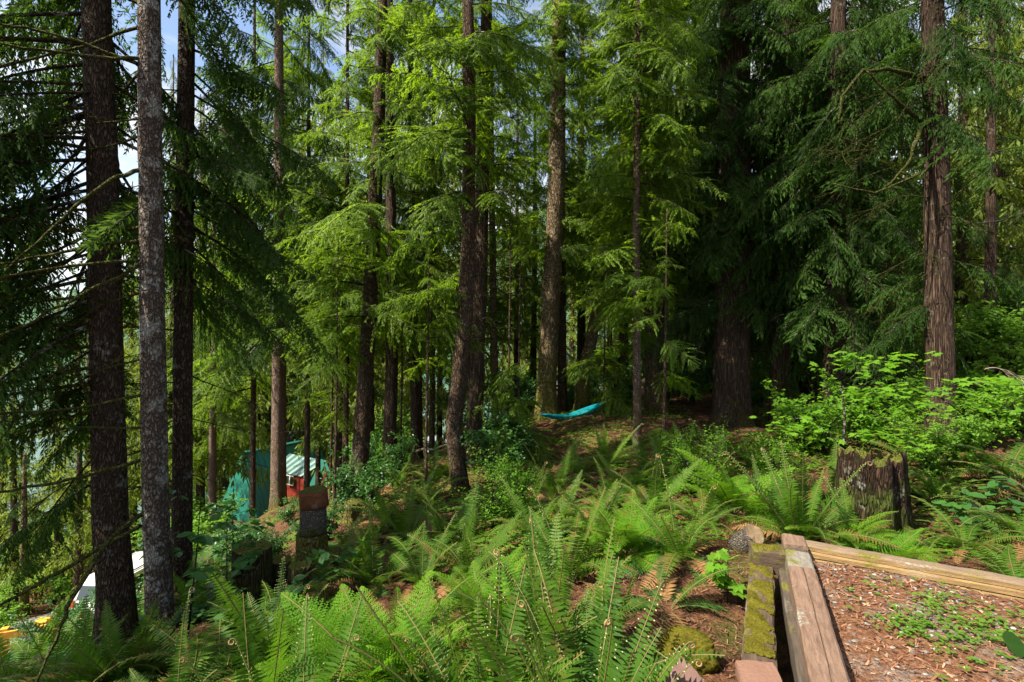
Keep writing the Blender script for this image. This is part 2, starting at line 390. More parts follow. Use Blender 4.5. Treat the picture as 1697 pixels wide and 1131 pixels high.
def conifer_branch(seed, L=2.2, a=0.12, b=0.3, bare=0.12, spread=0.42, droop=0.25, hang=0.0, tw=0.09, twd=0.033, w=0.0125, space=0.036, stemr=0.016, leafmat='hem', woodmat='wood', lace=False, dens=1.0):
    r = random.Random(seed); mb = MB()
    K = 12; wobp = r.uniform(0, 6); amp = r.uniform(0.02, 0.06) * L
    def pos(t): return V(L * t, amp * math.sin(wobp + 4 * t) - amp * math.sin(wobp), L * (a * t - b * t * t))
    mb.tube([pos(k / K) for k in range(K + 1)], [stemr * (1 - k / K) + 0.0025 for k in range(K + 1)], 5, 0, False)
    nb = int(L * (1 - bare) / space)
    side = 1
    for k in range(nb + 1):
        t = bare + (1 - bare) * (k + r.uniform(-.3, .3)) / (nb + .5)
        t = min(max(t, 0.02), 0.99)
        if r.random() > dens: side = -side; continue
        p0 = pos(t); tg = (pos(min(1, t + .02)) - pos(max(0, t - .02))).normalized()
        side = -side
        ang = side * R(r.uniform(42, 66))
        d = Matrix.Rotation(ang, 3, 'Z') @ tg
        prof = ((1 - t) ** 0.75) * min(1, 0.35 + (t - bare) / 0.25) + 0.06
        lb = L * spread * prof * r.uniform(0.35, 1.3)
        if hang > 0:
            d = (d * (1 - hang) + V(0, 0, -1) * hang * r.uniform(0.7, 1.2)).normalized()
        d = (d + V(0, 0, r.uniform(-.75, .35))).normalized()
        dr = droop * r.uniform(0.4, 1.4)
        def bp(s): return p0 + d * (lb * s) + V(0, 0, -dr * lb * s * s)
        # thin wood of the branchlet
        q = [bp(0), bp(.5), bp(1)]
        sd_ = d.cross(UP)
        if sd_.length < .1: sd_ = V(0, 1, 0)
        sd_.normalize(); wd = 0.0035
        mb.add([q[0] + sd_ * wd, q[0] - sd_ * wd, q[1] + sd_ * wd * .7, q[1] - sd_ * wd * .7, q[2]], [(0, 1, 3, 2), (2, 3, 4)], 0, False)
        nt = max(2, int(lb / twd))
        for j in range(nt + 1):
            s = (j + r.uniform(0, .5)) / (nt + .6)
            base = bp(s); tl = tw * (0.45 + 0.75 * (1 - s)) * r.uniform(0.7, 1.25)
            if lb > 0.3: tl *= 1.15
            dd = (bp(min(1, s + .05)) - bp(max(0, s - .05))).normalized()
            for sg in (-1, 1):
                ax = (UP + V(r.uniform(-.35, .35), r.uniform(-.35, .35), 0)).normalized()
                if hang > .5: ax = V(r.uniform(-1, 1), r.uniform(-1, 1), .2).normalized()
                e = Matrix.Rotation(sg * R(r.uniform(38, 60)), 3, ax) @ dd
                e.z -= r.uniform(0, .25)
                sv = e.cross(ax)
                if sv.length < .05: continue
                sv.normalize()
                if lace:
                    mb.leaf(base, e * tl, sv, w * .8, 1)
                    mm = base + e * (tl * .4)
                    e2 = (e + dd * .9).normalized()
                    mb.leaf(mm, e2 * (tl * .55), e2.cross(ax).normalized(), w * .65, 1)
                    e3 = (e - dd * .25).normalized()
                    mb.leaf(base + e * (tl * .3), e3 * (tl * .4), e3.cross(ax).normalized(), w * .6, 1)
                else:
                    mb.leaf(base, e * tl, sv, w, 1)
        mb.leaf(bp(.92), (bp(1) - bp(.85)).normalized() * tw, sd_, w, 1)
    return mb.mesh('conifer_branch', [M[woodmat], M[leafmat]])

def dead_branch(seed, L=2.0, a=0.0, b=0.15, mat='mossy', twigs=9, r0=0.017):
    r = random.Random(seed); mb = MB()
    def mk(p, d, l, rad, depth):
        K = 8 if depth == 0 else 4
        pts = [Vector(p)]; dd = Vector(d)
        for k in range(K):
            dd = (dd + V(r.uniform(-.16, .16), r.uniform(-.16, .16), r.uniform(-.14, .1) - (b / K if depth == 0 else .03))).normalized()
            pts.append(pts[-1] + dd * (l / K))
        mb.tube(pts, [rad * (1 - .8 * k / K) + .0015 for k in range(K + 1)], 6 if depth == 0 else 4, 0, False)
        if depth < 2:
            for j in range(twigs if depth == 0 else 3):
                s = r.uniform(.25, 1) * K; i = min(K - 1, int(s)); q = pts[i].lerp(pts[i + 1], s - i)
                ax = (pts[i + 1] - pts[i]).normalized()
                e = (ax + V(r.uniform(-1, 1), r.uniform(-1, 1), r.uniform(-.7, .4))).normalized()
                mk(q, e, l * r.uniform(.15, .38), rad * .42, depth + 1)
    mk((0, 0, 0), (1, 0, a), L, r0, 0)
    return mb.mesh('dead_branch', [M[mat]])

HEM = [conifer_branch(100 + i, L=random.uniform(1.7, 2.5), a=random.uniform(.05, .2), b=random.uniform(.22, .4), bare=random.uniform(.06, .2), droop=.3, dens=random.uniform(.7, .95)) for i in range(9)]
SPR = [conifer_branch(200 + i, L=random.uniform(2.2, 3.0), a=random.uniform(-.15, .05), b=random.uniform(.1, .3), bare=.22, spread=.34, droop=.3, hang=random.uniform(.3, .6), leafmat='spr', tw=.1, w=.012, stemr=.02, space=.036) for i in range(6)]
CED = [conifer_branch(300 + i, L=random.uniform(1.8, 2.6), a=random.uniform(-.1, .1), b=random.uniform(.25, .55), bare=.15, spread=.36, droop=.55, hang=.15, leafmat='ced', tw=.13, twd=.05, w=.0125, space=.048, lace=True) for i in range(6)]
DEAD = [dead_branch(400 + i, L=random.uniform(1.6, 2.6)) for i in range(6)]
BARE = [dead_branch(450 + i, L=random.uniform(1.6, 2.4), mat='wood', twigs=6, r0=.013) for i in range(4)]
SMALL = [conifer_branch(150 + i, L=1.0, a=.1, b=.35, bare=.05, spread=.5, droop=.3, tw=.06, twd=.032, w=.008, space=.05, stemr=.008) for i in range(4)]

# ------------------------------------------------------------------ trees
def trunk_mesh(line, r0, top, bark, seed, flare=0.5, lobes=5, lob=0.3, n=22, taper=0.75):
    """line: points from the base upwards in the tree's own frame"""
    r = random.Random(seed); mb = MB()
    zs = []; z = line[0].z
    while z < top:
        zs.append(z); z += 0.11 if z < 7 else 0.45
    zs.append(top)
    def at(z):
        for p, q in zip(line, line[1:]):
            if z <= q.z: break
        f = (z - p.z) / max(1e-6, q.z - p.z)
        if z <= line[-1].z: f = f * f * (3 - 2 * f) * .5 + f * .5
        return V(p.x + (q.x - p.x) * f, p.y + (q.y - p.y) * f, z)
    ph = r.uniform(0, 6.3); ph2 = r.uniform(0, 6.3); pts = []; rad = []
    for z in zs:
        h = z - line[0].z
        pts.append(at(z)); rad.append(max(0.012, r0 * (1 - taper * h / (top - line[0].z)) * (1 + flare * math.exp(-h / 0.38))))
    knots = [(r.uniform(line[0].z + .5, 8), r.uniform(0, 6.28), r.uniform(.06, .16)) for _ in range(14)]
    def lb(k, th):
        h = zs[k] - line[0].z
        v = 1 + lob * math.exp(-h / .42) * math.cos(lobes * th + ph + .6 * math.sin(2 * th + ph2)) + .045 * math.sin(3 * th + ph + zs[k] * .5) + .03 * math.sin(7 * th + ph2 + 1.3 * math.sin(zs[k]))
        for kz, kt, ka in knots:
            dz = (zs[k] - kz) / .09
            if abs(dz) < 2.5:
                dt = ((th - kt + math.pi) % (2 * math.pi) - math.pi) / .35
                v += ka * math.exp(-dz * dz - dt * dt)
        return v
    mb.tube(pts, rad, n, 0, True, .012, lb, r)
    me = mb.mesh('trunk', [M[bark]])
    return me, at, rad, zs

TREES = {}
def tree(key, name, label, cat, line, d, wpx, bark, top=16, flare=.5, lobes=5, lob=.3, group=None, taper=.7, dd=0.0):
    """line: picture points from the foot up, all d metres in front of the camera"""
    x0, y0 = (line[0][0] - 848.5) / FPX * d, d
    z0 = H(x0, y0)
    o = thing(name, label, cat, (x0, y0, z0), 0, group)
    pts = [V(0, 0, -0.35)]
    for px, py in line[1:]:
        p = P(px, py, d + dd * (line[0][1] - py) / 700.)
        pts.append(V(p.x - x0, p.y - y0, p.z - z0))
    a, b = pts[-2], pts[-1]
    s = (b - a) / max(.1, (b.z - a.z)); s.x *= .5; s.y *= .5
    pts.append(b + V(s.x * (top - b.z), s.y * (top - b.z), top - b.z) + V(0, 0, .02))
    seed = hash(key) % 1000 if False else sum(ord(c) * (i + 3) for i, c in enumerate(key))
    me, at, rad, zs = trunk_mesh(pts, wpx / FPX * d / 2 * 1.08, top, bark, seed, flare, lobes, lob, taper=taper)
    link('trunk', me, o)
    cr = bpy.data.objects.new('crown', None); C.objects.link(cr); cr.parent = o; cr.empty_display_size = .1
    TREES[key] = dict(o=o, at=at, crown=cr, z0=z0, d=d, x0=x0, r=random.Random(seed + 5), rad=rad, zs=zs)
    return o

# gaps in the canopy where the sun comes through to the places that are sunlit in the photograph
GAPS = [P(*q) for q in ((950, 690, 14), (920, 690, 13.8), (990, 680, 14.2), (980, 715, 11.5), (1040, 720, 11), (905, 640, 15), (912, 460, 15), (918, 330, 15), (462, 600, 14), (462, 690, 14), (462, 770, 14), (470, 755, 35), (500, 775, 34), (430, 800, 33.5), (520, 745, 38),
        (1400, 600, 6.3), (1480, 620, 6.2), (1560, 640, 6.2), (1640, 640, 6.2), (1440, 715, 6), (1510, 735, 6), (1330, 700, 6.2), (818, 800, 6.4), (850, 790, 6.4), (1040, 840, 5), (1320, 800, 5.3), (1220, 800, 6.3), (350, 650, 18), (390, 700, 20), (420, 620, 22),
        (700, 490, 9.4), (660, 480, 10), (870, 450, 12), (830, 560, 12), (1100, 430, 9.5), (650, 80, 11), (900, 90, 13), (1120, 240, 10.5), (1535, 450, 8.3), (1535, 330, 8.3), (1056, 600, 10.5), (608, 600, 11), (1380, 640, 11))]
SEEN = [P(px, py, d) for px, py, d in ([(906 + (690 - py) * .035, py, 15) for py in (230, 330, 400, 470, 540, 600, 640)] + [(462, py, 14) for py in (600, 660, 720, 780)] + [(606 + (620 - py) * .055, py, 11) for py in (560, 640, 700, 760)]
        + [(776, py, 9.5) for py in (420,)] + [(760, py, 9.5) for py in (600, 680, 740)] + [(650, py, 13) for py in (580, 640, 720)] + [(1212, py, 12.5) for py in (460, 560, 620, 680)] + [(985, 550, 16)]
        + [(px, 685, 14) for px in (915, 955, 990)] + [(1554, py, 8.5) for py in (300, 380, 460, 540)] + [(px, py, 33) for px, py in ((430, 790), (485, 770), (520, 750), (540, 790), (500, 800))] + [(725, 740, 28), (740, 742, 28), (1055, 600, 10.5), (1055, 680, 10.5)])]
CAMP = Vector((0, 0, CAMZ))
def in_view(a, b):
    for g in SEEN:
        L_ = (g - CAMP).length; u = (g - CAMP) / L_
        for f in (.25, .6, .95):
            q = a.lerp(b, f) - CAMP; s_ = q.dot(u)
            if .5 < s_ < L_ - .25 and (q - u * s_).length < .42: return True
    return False
KEY = [P(*q) for q in ((950, 690, 14), (920, 690, 13.8), (990, 680, 14.2), (905, 640, 15), (912, 480, 15), (918, 330, 15), (462, 600, 14), (462, 690, 14), (462, 780, 14), (500, 775, 34), (470, 755, 35), (1450, 620, 6.2), (1580, 640, 6.2), (1330, 700, 6.2), (1000, 710, 12), (818, 800, 6.4))]
def in_gap(a, b, G=None, rad=.75):
    d = b - a
    for g in (G or GAPS):
        if (a - g).length < 1.8 or (b - g).length < 1.3: continue
        # closest approach of the branch to the ray from the spot to the sun
        w = a - g; B_ = d.dot(sd); A_ = d.dot(d); D_ = d.dot(w); E_ = sd.dot(w); den = A_ - B_ * B_
        t = 0 if den < 1e-6 else max(0, min(1, (B_ * E_ - D_) / den)); p = a + d * t; s_ = (p - g).dot(sd)
        if s_ > 1.0 and (p - g - sd * s_).length < rad: return True
    return False
FORCE = False
def put(T, z, yaw, pitch, me, sc, roll=0, name='branch', off=0.0):
    p = T['at'](z) + V(math.cos(yaw) * off, math.sin(yaw) * off, 0)
    L_ = 2.1 * sc; a_ = Vector(T['o'].location) + p; b_ = a_ + V(math.cos(yaw) * math.cos(pitch), math.sin(yaw) * math.cos(pitch), math.sin(pitch) - .12) * L_
    if name == 'branch' and not FORCE:
        if a_.z > CAMZ + .64 * a_.y:
            if in_gap(a_, b_): return None
        elif in_view(a_, b_) or in_gap(a_, b_, KEY, .68): return None
    o = link(name, me, T['crown'], p)
    o.rotation_euler = (Matrix.Rotation(yaw, 3, 'Z') @ Matrix.Rotation(-pitch, 3, 'Y') @ Matrix.Rotation(roll, 3, 'X')).to_euler()
    o.scale = (sc, sc * T['r'].choice((-1, 1)), sc)
    return o

def crown(key, z1, z2, n, pool, sc=(.9, 1.2), pitch=(-15, 12), yaw=None, name='branch', taper=True):
    """n branches between heights z1 and z2 above the foot; yaw: (centre, half width) in degrees or all round"""
    T = TREES[key]; r = T['r']
    if name == 'branch': n = int(n * (1.55 if key[0] in 'MH' else 1.9 if key[0] == 'G' and key != 'G4' else 1.4))
    for k in range(n):
        z = z1 + (z2 - z1) * (k + r.uniform(0, 1)) / n
        y = R(r.uniform(0, 360)) if yaw is None else R(yaw[0] + r.uniform(-yaw[1], yaw[1]))
        s = r.uniform(*sc) * (1 - .45 * max(0, (z - 6) / 16) if taper else 1)
        put(T, z, y, R(r.uniform(*pitch)), r.choice(pool), s, R(r.uniform(-38, 38)), name)

def hero(key, px, py, yaw, pitch, me, sc, roll=0):
    """a branch that leaves the trunk at the height seen at picture row py"""
    T = TREES[key]; z = CAMZ - (py - 565.5) / FPX * T['d'] - T['z0']
    return put(T, z, R(yaw), R(pitch), me, sc, R(roll))

tree('L1', 'spruce_tree', 'thick dark spruce trunk farthest towards the lake, ferns at its flared foot', 'tree', [(195, 1050), (192, 1000), (182, 850), (178, 600), (172, 300), (160, 0)], 5.5, 47, 'bark_spruce', 22, .75, 5, .3)
tree('L2', 'spruce_tree', 'slim grey trunk speckled with white lichen between two dark spruces', 'tree', [(266, 1065), (263, 1000), (256, 800), (251, 500), (247, 0)], 5.0, 37, 'bark_lichen', 22, .38, 5, .12)
tree('L3', 'spruce_tree', 'dark spruce trunk just right of the lichen speckled trunk, mossy foot', 'tree', [(303, 1000), (301, 940), (303, 700), (306, 400), (310, 0)], 6.5, 29, 'bark_spruce', 22, .6, 5, .3)
tree('L4', 'spruce_tree', 'sunlit flaky pinkish trunk standing before the green roofed cabin', 'tree', [(461, 842), (461, 780), (462, 650), (463, 400), (462, 0)], 14, 23, 'bark_pink', 20, .3)
tree('M1', 'hemlock_tree', 'leaning grey brown trunk with a smooth scar, right of the red cabin', 'tree', [(592, 826), (597, 780), (606, 620), (613, 500), (620, 360), (628, 200), (634, 0)], 11, 27, 'bark_hem', 17, .5, 4, .25)
tree('M2', 'hemlock_tree', 'straight brown trunk second to the right from the cabin', 'tree', [(643, 792), (646, 740), (650, 600), (648, 400), (645, 0)], 13, 21, 'bark_cedar', 18, .35)
tree('M3', 'hemlock_tree', 'thin dark straight trunk left of the pale blue shed', 'tree', [(690, 765), (688, 700), (685, 560), (682, 300), (680, 0)], 15, 14, 'bark_cedar', 18, .3)
tree('M4', 'hemlock_tree', 'brown trunk bowed like an S in the middle of the wood', 'tree', [(768, 808), (757, 760), (752, 705), (762, 620), (771, 520), (776, 380), (778, 200), (776, 0)], 9.5, 27, 'bark_hem', 17, .25, 4, .12)
tree('M5', 'cedar_tree', 'reddish straight trunk close behind the bowed trunk', 'tree', [(786, 775), (786, 720), (790, 600), (797, 420), (803, 200), (806, 0)], 11.5, 27, 'bark_cedar', 18, .4, 6, .2)
tree('M6', 'hemlock_tree', 'sunlit slim trunk behind the bowed trunk and the red trunk', 'tree', [(822, 730), (821, 690), (818, 560), (815, 300), (812, 0)], 17, 13, 'bark_moss', 19, .3)
tree('H1', 'hemlock_tree', 'tall sunlit mossy trunk with spreading roots behind the hammock', 'tree', [(904, 696), (906, 650), (912, 520), (919, 380), (924, 200), (927, 0)], 15, 30, 'bark_moss', 22, 1.1, 4, .4, taper=.5)
tree('H2', 'hemlock_tree', 'slim bare trunk close beside the tall mossy hammock tree', 'tree', [(932, 672), (932, 630), (931, 520), (930, 300), (930, 0)], 17, 15, 'bark_cedar', 20, .3)
tree('H3', 'maple_tree', 'mossy trunk leaning strongly to the right behind the hammock', 'tree', [(962, 668), (966, 630), (982, 550), (1003, 470), (1022, 400), (1040, 320)], 16, 22, 'bark_moss', 10, .5, 4, .2)
tree('H4', 'hemlock_tree', 'slender mottled trunk rising right of the hammock among ferns', 'tree', [(1056, 738), (1056, 690), (1055, 560), (1054, 380), (1056, 180), (1056, 0)], 10.5, 13, 'bark_pink', 15, .25)
tree('H5', 'hemlock_tree', 'broad dark trunk behind the slender mottled trunk', 'tree', [(1088, 700), (1088, 660), (1086, 540), (1079, 300), (1075, 0)], 14, 33, 'bark_cedar', 20, .4)
tree('H6', 'cedar_tree', 'dark trunk, left one of the close pair before the giant cedar', 'tree', [(1128, 668), (1128, 630), (1128, 520), (1128, 0)], 18, 20, 'bark_cedar', 20, .3)
tree('H7', 'cedar_tree', 'dark trunk, right one of the close pair before the giant cedar', 'tree', [(1151, 668), (1151, 630), (1151, 520), (1154, 0)], 17.6, 25, 'bark_cedar', 20, .3)
tree('G1', 'cedar_tree', 'giant dark cedar with a wide flaring base', 'tree', [(1212, 712), (1212, 660), (1212, 560), (1216, 300), (1220, 0)], 12.5, 54, 'bark_cedar', 22, .85, 6, .3, taper=.4)
tree('G2', 'cedar_tree', 'dark trunk standing right of the giant cedar', 'tree', [(1291, 704), (1292, 650), (1295, 500), (1300, 0)], 12.5, 30, 'bark_cedar', 19, .4)
tree('G3', 'cedar_tree', 'dark trunk seen above the vine maple, left of the reddish cedar', 'tree', [(1380, 712), (1381, 660), (1385, 500), (1390, 0)], 11, 31, 'bark_cedar', 18, .4)
tree('G4', 'cedar_tree', 'reddish cedar trunk with long fissured bark above the vine maple', 'tree', [(1562, 716), (1560, 660), (1555, 500), (1550, 250), (1545, 0)], 8.5, 40, 'bark_cedar', 17, .4, 6, .2)
# more trunks standing in the shade further in
for i, (px, py, d, w, bk, lab) in enumerate([
    (855, 690, 20, 9, 'bark_cedar', 'thin dark trunk left of the hammock tree, before the grey house'),
    (884, 684, 21, 11, 'bark_cedar', 'thin dark trunk nearly touching the left side of the hammock tree'),
    (1010, 665, 22, 9, 'bark_hem', 'thin trunk behind the right end of the hammock'),
    (1034, 676, 19, 14, 'bark_hem', 'brown trunk that holds the right rope of the hammock'),
    (1180, 660, 21, 12, 'bark_moss', 'pale mossy trunk between the close pair and the giant cedar'),
    (1258, 672, 22, 12, 'bark_hem', 'slim trunk behind the giant cedar, right of its base'),
    (1330, 690, 18, 16, 'bark_moss', 'sunlit mossy trunk between the two dark cedars'),
    (1440, 680, 17, 16, 'bark_hem', 'brown trunk half hidden behind the vine maple leaves'),
    (1640, 700, 16, 18, 'bark_cedar', 'dark trunk right of the reddish cedar in the bright brush'),
    (527, 770, 24, 9, 'bark_hem', 'thin trunk right of the sunlit pinkish trunk, behind the cabin roof'),
    (352, 800, 20, 14, 'bark_pink', 'pale flaky trunk between the left spruces and the cabin'),
    (572, 790, 21, 10, 'bark_hem', 'thin trunk between the cabin gable and the leaning trunk'),
    (728, 730, 24, 10, 'bark_cedar', 'thin trunk standing beside the pale blue shed'),
    (40, 930, 19, 13, 'bark_moss', 'small mossy trunk on the lake shore at the far left'),
]):
    tree('B%d' % i, 'conifer_tree', lab, 'tree', [(px, py), (px, py - 40), (px + 2, py - 250), (px + 3, 0)], d, w, bk, 14 if px != 40 else 6, .3)

for k_ in ('L1', 'L2', 'L3', 'L4', 'M1', 'M2', 'M4', 'M5', 'H1', 'H4', 'H5', 'G1', 'G4'): crown(k_, .8, 7, 16, DEAD, (.10, .3), (-25, 25), None, 'branch_stub', False)
for k_, px, py, d, top, lab in (('M7', 508, 800, 16.5, 19, 'thin straight trunk under dense foliage above the cabin roof'), ('M8', 572, 812, 14, 17, 'thin dark trunk left of the leaning trunk, foliage high above'), ('M9', 418, 830, 16, 19, 'thin trunk left of the sunlit pinkish trunk, foliage high above'), ('M0', 715, 760, 16, 19, 'slim trunk between the straight and the bowed trunks, foliage high above')):
    tree(k_, 'hemlock_tree', lab, 'tree', [(px, py), (px + 1, py - 50), (px + 3, py - 300), (px + 4, 0)], d, 9, 'bark_hem', top, .3)
    crown(k_, 4.6, 15, 44, HEM, (.9, 1.3), (-20, 10)); crown(k_, 15, top - .5, 8, HEM, (.8, 1.0))
# crowns: living branches and dead ones
crown('L1', 2.2, 6.5, 20, DEAD, (.9, 1.3), (-22, 4), (170, 55), 'dead_branch')
crown('L1', 1.6, 3.4, 4, SPR, (.5, .75), (-38, -12), (165, 40)); crown('L1', 2.6, 6.0, 13, SPR, (.6, .95), (-35, -8), (165, 60))
crown('L1', 4.6, 9.0, 26, SPR, (.7, 1.05), (-25, 0), (150, 110))
crown('L1', 9.0, 21, 40, SPR, (.9, 1.25), (-20, 5))
crown('L1', 3.6, 6.2, 5, SPR, (.7, 1.0), (-30, -5), (185, 30)); crown('L2', 2.0, 6.5, 14, DEAD, (.6, 1.0), (-15, 10), (170, 60), 'dead_branch')
crown('L2', 5.4, 9.0, 8, SPR, (.6, .9), (-30, 0), (20, 130))
crown('L2', 9.0, 21, 32, SPR, (.9, 1.2), (-20, 5))
crown('L3', 1.2, 7.0, 16, DEAD, (.35, .7), (-20, 10), None, 'dead_branch')
crown('L3', 4.0, 8.5, 16, SPR, (.6, .95), (-38, -8), (20, 120))
crown('L3', 8.5, 21, 40, SPR, (.9, 1.25), (-20, 5))
crown('L4', 4.5, 9.0, 30, SPR, (.7, 1.0), (-25, 0)); crown('L4', 8.0, 19, 24, SPR, (.8, 1.2), (-20, 5)); crown('L4', 3, 8, 12, BARE, (.6, 1), (-20, 5), None, 'dead_branch')
crown('M1', 3.4, 8.8, 44, HEM, (.8, 1.2)); crown('M1', 8.8, 16.5, 20, HEM, (.8, 1.1)); crown('M1', 1.4, 6, 10, BARE, (.5, .9), (-10, 15), None, 'dead_branch')
crown('M2', 4.2, 10, 28, HEM, (.8, 1.1)); crown('M2', 10, 17.5, 10, HEM, (.8, 1.1)); crown('M2', 2, 6, 10, BARE, (.5, .9), (-10, 15), None, 'dead_branch')
crown('M3', 4.0, 11, 26, HEM, (.8, 1.1)); crown('M3', 11, 17.5, 7, HEM)
crown('M4', 3.3, 8.6, 26, HEM, (.75, 1.1)); crown('M4', 8.8, 16.5, 24, HEM, (.8, 1.1)); crown('M4', 2.4, 7, 14, DEAD, (.5, 1), (-10, 15), None, 'dead_branch')
crown('M5', 4.0, 10, 28, HEM, (.8, 1.1)); crown('M5', 10, 17.5, 16, HEM, (.8, 1.1)); crown('M5', 3, 7, 10, BARE, (.5, .9), (-10, 15), None, 'dead_branch')
crown('M6', 3.0, 18, 40, HEM, (.8, 1.15))
crown('H1', 4.6, 12, 34, HEM, (.7, 1.1), (-20, 10)); crown('H1', 12, 21, 12, HEM, (.9, 1.2))
crown('H2', 4.0, 19, 40, HEM, (.8, 1.2))
crown('H3', 4.0, 9.6, 22, HEM, (.7, 1.0))
crown('H4', 2.4, 9.5, 44, HEM, (.6, .95)); crown('H4', 9.0, 14.6, 26, HEM, (.6, .9))
crown('H5', 3.4, 11.5, 46, HEM, (.8, 1.2)); crown('H5', 11.5, 19.5, 26, HEM, (.8, 1.2))
crown('H6', 3.5, 19.5, 46, HEM, (.9, 1.3)); crown('H7', 3.5, 19.5, 40, HEM, (.9, 1.3))
crown('G1', 3.0, 11, 46, CED, (.9, 1.35), (-30, 0)); crown('G1', 11, 21, 24, CED, (.9, 1.3), (-25, 0))
crown('G2', 2.6, 10.5, 46, CED, (.9, 1.25), (-30, 0)); crown('G2', 10.5, 18.5, 20, CED, (.9, 1.2), (-25, 0)); crown('G2', 1.6, 7, 12, BARE, (.6, 1), (-30, 5), None, 'dead_branch')
crown('G3', 2.2, 9.5, 48, CED, (.9, 1.25), (-30, 0)); crown('G3', 9.5, 17.5, 20, CED, (.9, 1.2), (-25, 0)); crown('G3', 1.6, 7, 12, BARE, (.6, 1), (-30, 5), None, 'dead_branch')
crown('G4', 1.9, 7.6, 9, CED, (.5, .75), (-25, 0), (110, 70)); crown('G4', 1.8, 3.4, 8, CED, (.5, .7), (-25, 5), (0, 180)); crown('G4', 6.0, 7.6, 7, CED, (.75, 1.1), (-20, 0)); crown('G4', 7.9, 16.5, 9, CED, (.9, 1.2), (-25, 0)); crown('G4', 2.4, 6.5, 16, DEAD, (.5, .9), (-40, 10), (180, 90), 'dead_branch')
FORCE = True
for k_, z1_, z2_, n_ in (('M1', 6.6, 10.5, 9), ('M2', 7.5, 12, 8), ('M4', 6.6, 8.4, 3), ('M5', 7.2, 10.5, 5), ('H1', 9.4, 12.5, 6), ('H4', 6.5, 9, 4), ('M3', 8, 13, 5)):
    crown(k_, z1_, z2_, n_, HEM, (.75, 1.05), (-30, -2), (-90, 60))
FORCE = False
# sprays hanging towards the viewer, in front of the trunks
for k_, z1_, z2_, n_, pool_ in (('M1', 6.2, 11, 12, HEM), ('M2', 7.0, 12.5, 11, HEM), ('M3', 7.5, 13, 8, HEM), ('M4', 5.2, 8.6, 5, HEM), ('M5', 6.5, 11, 8, HEM), ('H1', 8.2, 13, 9, HEM), ('H4', 5.5, 9, 7, HEM), ('H5', 4.6, 12, 14, HEM), ('H2', 6, 13, 8, HEM), ('G1', 5.2, 11, 10, CED), ('G2', 4.5, 10.5, 9, CED), ('G3', 4.2, 9.5, 9, CED), ('G4', 5.2, 7.8, 7, CED), ('L4', 7, 12, 10, SPR)):
    crown(k_, z1_, z2_, n_, pool_, (.6, .95), (-32, -5), (-90, 75))
for i in range(14):
    sp = HEM if i not in (6, 7, 8) else CED
    if i == 13: crown('B13', 1.2, 5.6, 10, SPR, (.4, .7), (-30, 0)); continue
    crown('B%d' % i, 2.6 if i not in (9, 10, 11) else 4.5, 13.6, 34 if i != 8 else 12, sp, (.8, 1.15), (-20, 8))

# ------------------------------------------------------------------ trees further off: one crown mesh each
COARSE = [conifer_branch(500 + i, L=2.6, a=random.uniform(-.1, .1), b=random.uniform(.15, .4), bare=.08, spread=.36, droop=.4, hang=.2 + .12 * i, tw=.24, twd=.13, w=.034, space=.16, stemr=.02, leafmat='far') for i in range(4)]
def mesh_arrays(me):
    v = np.empty(len(me.vertices) * 3, np.float32); me.vertices.foreach_get('co', v)
    return v.reshape(-1, 3), [tuple(p.vertices) for p in me.polygons], [p.material_index for p in me.polygons]
_ca = [mesh_arrays(m_) for m_ in COARSE]
def far_crown(seed, Ht, z0, width, nb):
    r = random.Random(seed); vs_, fs, ms = [], [], []; o = 0
    for k in range(nb):
        z = z0 + (Ht - z0) * ((k + r.random()) / nb) ** 1.15
        f = (1 - (z - z0) / (Ht - z0)) ** .7
        s = max(.25, width * f * r.uniform(.7, 1.15)) / 2.6
        v, f_, m_ = r.choice(_ca)
        mt = np.array(Matrix.Rotation(r.uniform(0, 6.28), 3, 'Z') @ Matrix.Rotation(-R(r.uniform(-30, 6)), 3, 'Y') @ Matrix.Rotation(R(r.uniform(-35, 35)), 3, 'X'))
        sv = np.array([s, s, max(s, .5)])
        vs_.append((v * sv) @ mt.T + np.array([0, 0, z])); fs += [tuple(i + o for i in q) for q in f_]; ms += m_; o += len(v)
    me = bpy.data.meshes.new('crown'); me.from_pydata(np.concatenate(vs_).tolist(), [], fs)
    me.materials.append(M['wood']); me.materials.append(M['far']); me.polygons.foreach_set('material_index', ms); me.update()
    return me
FARC = [(Ht, far_crown(600 + i, Ht, z0, w, nb)) for i, (Ht, z0, w, nb) in enumerate([(18, 1.0, 3.4, 95), (16, .6, 3.0, 90), (20, 2.5, 3.6, 95), (13, .4, 2.6, 75), (22, 3.0, 3.8, 105), (24, 6.5, 3.8, 110), (21, 5.5, 3.4, 105)])]
_ft = {}
def far_tree(x, y, k, sc, label, group, rz=0):
    Ht, me = FARC[k]
    if k not in _ft:
        mb = MB(); mb.tube([(0, 0, -.5), (0, 0, 2), (.05, 0, Ht * .5), (0, .05, Ht)], [.24, .19, .12, .02], 9)
        _ft[k] = mb.mesh('trunk', [M['bark_hem']])
    o = thing('conifer_tree', label, 'tree', (x, y, H(x, y) - .1), rz, group); o.scale = (sc, sc, sc)
    link('trunk', _ft[k], o); link('crown', me, o)
    return o
fr = random.Random(11)
ORD = ['first', 'second', 'third', 'fourth', 'fifth', 'sixth', 'seventh', 'eighth', 'ninth', 'tenth', 'eleventh', 'twelfth', 'thirteenth', 'fourteenth']
def row(pxs, d0, d1, label0, group, sc=(.8, 1.15), ks=(0, 1, 2, 3, 4)):
    for i, px in enumerate(sorted(pxs)):
        label = '%s, %s from the left' % (label0, ORD[i])
        d = fr.uniform(d0, d1); x = (px + fr.uniform(-12, 12) - 848.5) / FPX * d
        far_tree(x, d, fr.choice(ks), fr.uniform(*sc), label, group, fr.uniform(0, 6.28))
